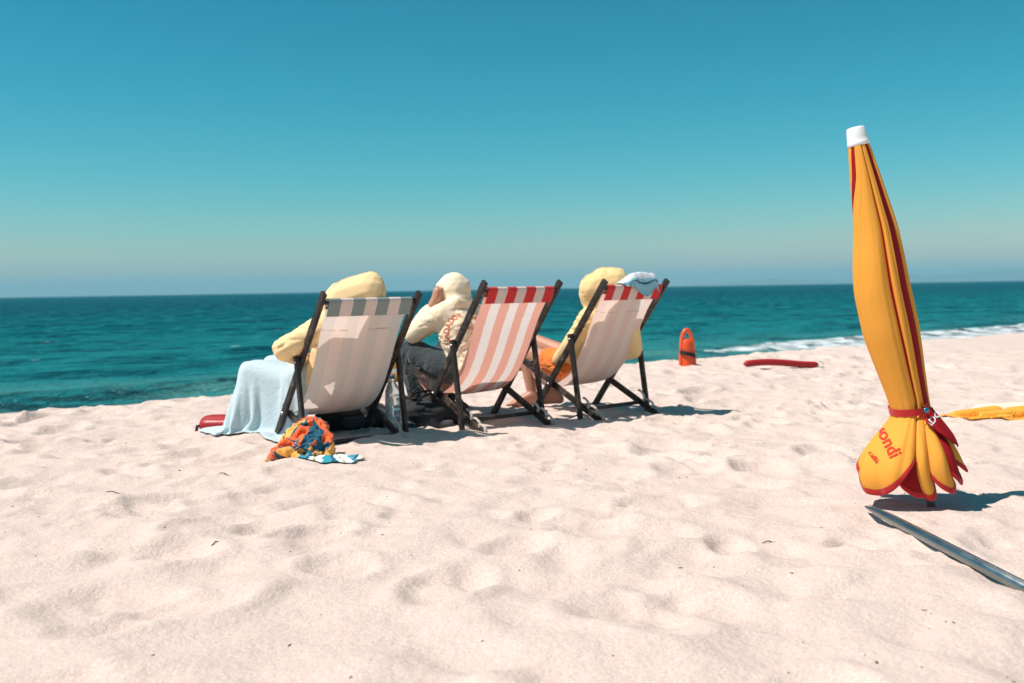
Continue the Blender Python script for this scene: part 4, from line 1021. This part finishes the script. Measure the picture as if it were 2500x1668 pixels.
mo = link('roll', grid_mesh(mv), M['brown_mat'], rm); mo.modifiers.new('s', 'SOLIDIFY').thickness = .007
db = bag('duffel_bag', 'black and grey duffel bag under the grey striped chair', (-1.02, 6.28, g1(-1.02, 6.28)), .55,
    [((-.17, 0, .075), .08, (.17, 0, .075), .08), ((-.15, .06, .06), .065, (.15, .06, .06), .065), ((-.15, -.06, .06), .065, (.15, -.06, .06), .065)], 'black_cloth', 12.0, 'bag')
link('side_pocket', blob([((-.09, -.115, .055), .034, (.07, -.115, .06), .036)], .006, 4, crease(amp=.008)), M['grey_cloth'], db)
tube('handle', catmull([(-.08, -.03, .15), (-.05, -.03, .20), (.05, -.02, .205), (.09, -.02, .15)], 16), .009, M['black_strap'], db, 8)

# water bottle
def m_pet():
    k = NT('clear_plastic'); g = k.bsdf((0.88, 0.95, 0.98), 0.16, k.bump(k.noise(k.coord(), 28, 3), .35, .01), IOR=1.35, Transmission_Weight=0.82); return k.done(g)
def m_water():
    k = NT('bottle_water'); return k.done(k.bsdf((0.80, 0.92, 0.95), 0.02, None, IOR=1.33, Transmission_Weight=1.0))
M['pet'] = m_pet(); M['bottle_water'] = m_water(); M['cap_blue'] = m_plain('blue_cap', (0.01, 0.16, 0.32), .4)
bx_, by_ = -.742, 6.10; bz_ = g1(bx_, by_) - .012
bt = empty('water_bottle', (bx_, by_, bz_), .3); tag(bt, 'clear plastic water bottle with blue cap, half full, beside the grey chair', 'bottle')
bpr = [(0, 0.002), (0, .036), (.006, .043), (.03, .0455), (.05, .043), (.06, .0455), (.085, .0455), (.092, .043), (.099, .0455), (.125, .0455), (.132, .043), (.139, .0455), (.21, .0455), (.218, .043), (.226, .0455), (.25, .0445), (.285, .034), (.31, .020), (.322, .0145), (.335, .0145)]
Zv = np.array((0, 0, 1.0)); O0 = np.zeros(3)
lathe('shell', bpr, O0, Zv, M['pet'], bt, 32)
wpr = [(h + .0015, r - .0025) for h, r in bpr if h < .165]; wpr = [(.002, .001)] + wpr[1:] + [(.165, .043), (.165, .001)]
lathe('water', wpr, O0, Zv, M['bottle_water'], bt, 32)
lathe('cap', [(.328, .0), (.328, .0165), (.350, .0162), (.353, .013), (.353, 0)], O0, Zv, M['cap_blue'], bt, 24)

# blue-white cloth over the top bar of the right chair
x, y, z, a = CHAIRS[2]
def m_face():
    k = NT('blue_white_cloth'); uv = k.coord('UV'); sp = k.n('ShaderNodeSeparateXYZ'); k.l(uv, sp.inputs[0])
    c = k.mix(k.math('GREATER_THAN', sp.outputs[1], .52), (0.80, 0.84, 0.88), (0.36, 0.68, 0.76)); 
    c = k.mix(k.math('LESS_THAN', k.math('ABSOLUTE', k.math('SUBTRACT', sp.outputs[1], .60)), .02), c, (.05, .16, .22))
    b = k.bsdf(c, .8, k.bump(k.noise(k.coord(), 50, 3), .3, .005)); tr = k.n('ShaderNodeBsdfTranslucent'); k.l(c, tr.inputs[0]); mx = k.n('ShaderNodeMixShader'); mx.inputs[0].default_value = .3
    k.l(b.outputs[0], mx.inputs[1]); k.l(tr.outputs[0], mx.inputs[2]); return k.done(mx)
M['blue_white'] = m_face()
n, m = 40, 34; Pc = np.zeros((n, m, 3))
for i_ in range(n):
    u_ = i_ / (n - 1); lx = -.135 + .335 * u_
    zt = np.interp(u_, [0, .18, .35, .6, 1], [.866, .890, .922, .932, .926]); zb = np.interp(u_, [0, .15, .3, .45, .62, .75, .9, 1], [.850, .846, .842, .800, .772, .790, .84, .80])
    path = catmull([(-.585, min(zt - .03, .88)), (-.615, zt - .004), (-.655, zt), (-.688, (zt*.55 + zb*.45)), (-.690, zb + .012), (-.696, zb)], m)
    for j_ in range(m):
        v_ = j_ / (m - 1); wv = .010 * math.sin(u_ * 17 + v_ * 3) * v_ + .006 * math.sin(u_ * 31 + 1) * v_**2
        Pc[i_, j_] = (lx + .02 * (v_ - .5) * (u_ - .5), path[j_][0] - abs(wv) * .6, path[j_][1] + .3 * wv)
Pc += .004 * np.stack([fbm(Pc[..., 0]*22, Pc[..., 1]*22, Pc[..., 2]*22 + q_, 2) for q_ in (0, 5, 9)], -1)
fc = empty('cloth', (x, y, z), a); tag(fc, 'white and light blue cloth draped over the top bar of the rightmost deck chair', 'cloth')
cloth_obj('fabric', Pc, M['blue_white'], fc, thick=.002)

# yellow garment on the sand at the right
def lay_cloth(loc, size, nn, mm, seed, steps=90, sq=.5, rot=0.0, bump_=.075):
    rest = size / nn
    gx, gy = np.meshgrid((np.arange(nn) - nn/2) * rest, (np.arange(mm) - mm/2) * rest, indexing='ij')
    fl = lambda X_, Y_: ground((X_ + loc[0]).ravel(), (Y_ + loc[1]).ravel()).reshape(X_.shape) - loc[2]
    u_ = gx * math.cos(rot) - gy * math.sin(rot) * sq; w_ = gx * math.sin(rot) + gy * math.cos(rot) * sq
    P0 = np.stack([u_ * .92, w_, .09 + bump_ * np.sin(gy * 40 + 3 * perlin(gx * 5, gy * 5, seed)) + .04 * perlin(gx * 8, gy * 8, seed + 2)], -1)
    lum = [((-.15, 0, .0), .035, (.2, .03, .0), .045), ((.1, .08, .0), .03, (.35, .02, .0), .04)]
    return cloth(P0, rest, steps, lum, fl, iters=8, fric=.85, thick=.010, bend=.2, damp=.95)
gl = (3.12, 6.17, g1(3.12, 6.17))
gm = empty('hoodie', gl); tag(gm, 'orange yellow hoodie with cream lining crumpled on the sand at the right edge', 'hoodie')
rg = [((-.36, .0, .0), .02, (-.1, .03, .01), .035), ((-.22, -.07, .0), .022, (.05, -.05, .01), .03), ((.0, .05, .0), .03, (.2, -.02, .02), .04), ((.1, -.09, .0), .022, (.36, -.06, .0), .032), ((.2, .07, .0), .03, (.42, .03, .0), .035), ((-.1, .10, .0), .02, (.1, .12, .0), .025)]
cloth_obj('fabric', crumple(gl, .86, 92, 44, 2.0, rg, sq=.72, rot=.04, bump_=.05), M['cloth_yellow'], gm, thick=.007)
Pq = lay_cloth(gl, .46, 44, 20, 6.0, steps=70, sq=.6, rot=.02, bump_=.03); Pq[..., 1] += .09; Pq[..., 0] -= .02; Pq[..., 2] += .010
cloth_obj('lining', Pq, M['cloth_cream'], gm, thick=.008)

# ================================================================== beach litter: shells, pebbles, bits of weed
def pebble_mesh(seed, sq):
    q = np.random.default_rng(seed); bm = bmesh.new(); bmesh.ops.create_icosphere(bm, subdivisions=1, radius=1)
    for v in bm.verts: v.co *= q.uniform(.75, 1.2); v.co.z *= sq
    return from_bm(bm)
M['weed'] = m_plain('dry_weed', (0.05, 0.035, 0.025), .9, var=.4); M['shell'] = m_plain('shell_white', (0.82, 0.80, 0.76), .5, var=.2, scale=60)
q = np.random.default_rng(77)
V, F, Vs, Fs = [], [], [], []
S1 = ico(1)
bm = bmesh.new(); bmesh.ops.create_icosphere(bm, subdivisions=1, radius=1); S1F = [tuple(v.index for v in f.verts) for f in bm.faces]; bm.free()
for k in range(300):
    yy = 1.9 + 9.5 * q.random()**1.4; xx = q.uniform(-.62, .62) * yy
    white = q.random() < .22; r0 = q.uniform(.0012, .0032) * (1.0 if q.random() < .92 else 1.6); el = q.uniform(1, 3.6) if not white else q.uniform(1, 1.8)
    an = q.uniform(0, 6.28); c, s_ = math.cos(an), math.sin(an)
    pts = S1 * q.uniform(.7, 1.25, size=(len(S1), 1)) * np.array((r0 * el, r0, r0 * .6))
    pts = np.stack([pts[:, 0]*c - pts[:, 1]*s_ + xx, pts[:, 0]*s_ + pts[:, 1]*c + yy, pts[:, 2] + g1(xx, yy) + r0*.25], -1)
    VV, FF = (Vs, Fs) if white else (V, F)
    o_ = len(VV); VV += [tuple(p) for p in pts]; FF += [tuple(a_ + o_ for a_ in f) for f in S1F]
tag(link('weed_bits', mesh(V, F), M['weed']), 'dark bits of dry weed and pebble scattered on the sand', kind='stuff')
tag(link('shell_bits', mesh(Vs, Fs), M['shell']), 'white shell fragments scattered on the sand', kind='stuff')
for k, (tx, ty, ln, an) in enumerate(((-1.72, 4.25, .11, -.45), (-1.35, 4.62, .09, -.6), (-1.02, 3.35, .03, .3), (.86, 3.33, .05, 0.1))):
    pts = [(tx + ln*(t - .5)*math.cos(an) + .004*math.sin(t*7), ty + ln*(t - .5)*math.sin(an), g1(tx + ln*(t - .5)*math.cos(an), ty + ln*(t - .5)*math.sin(an)) + .003 + .004*math.sin(t*5)) for t in np.linspace(0, 1, 9)]
    tw_ = tube('twig', pts, [.0014, .002, .002, .0022, .002, .002, .0018, .0015, .0008], M['weed'], None, 6)
    tag(tw_, ('thin dark twig curving on the sand at the far left', 'short dark twig left of the patterned towel', 'tiny dark twig lying on the left foreground sand', 'small brown twig left of the metal pole tip')[k], 'twig', 'twigs on the sand')
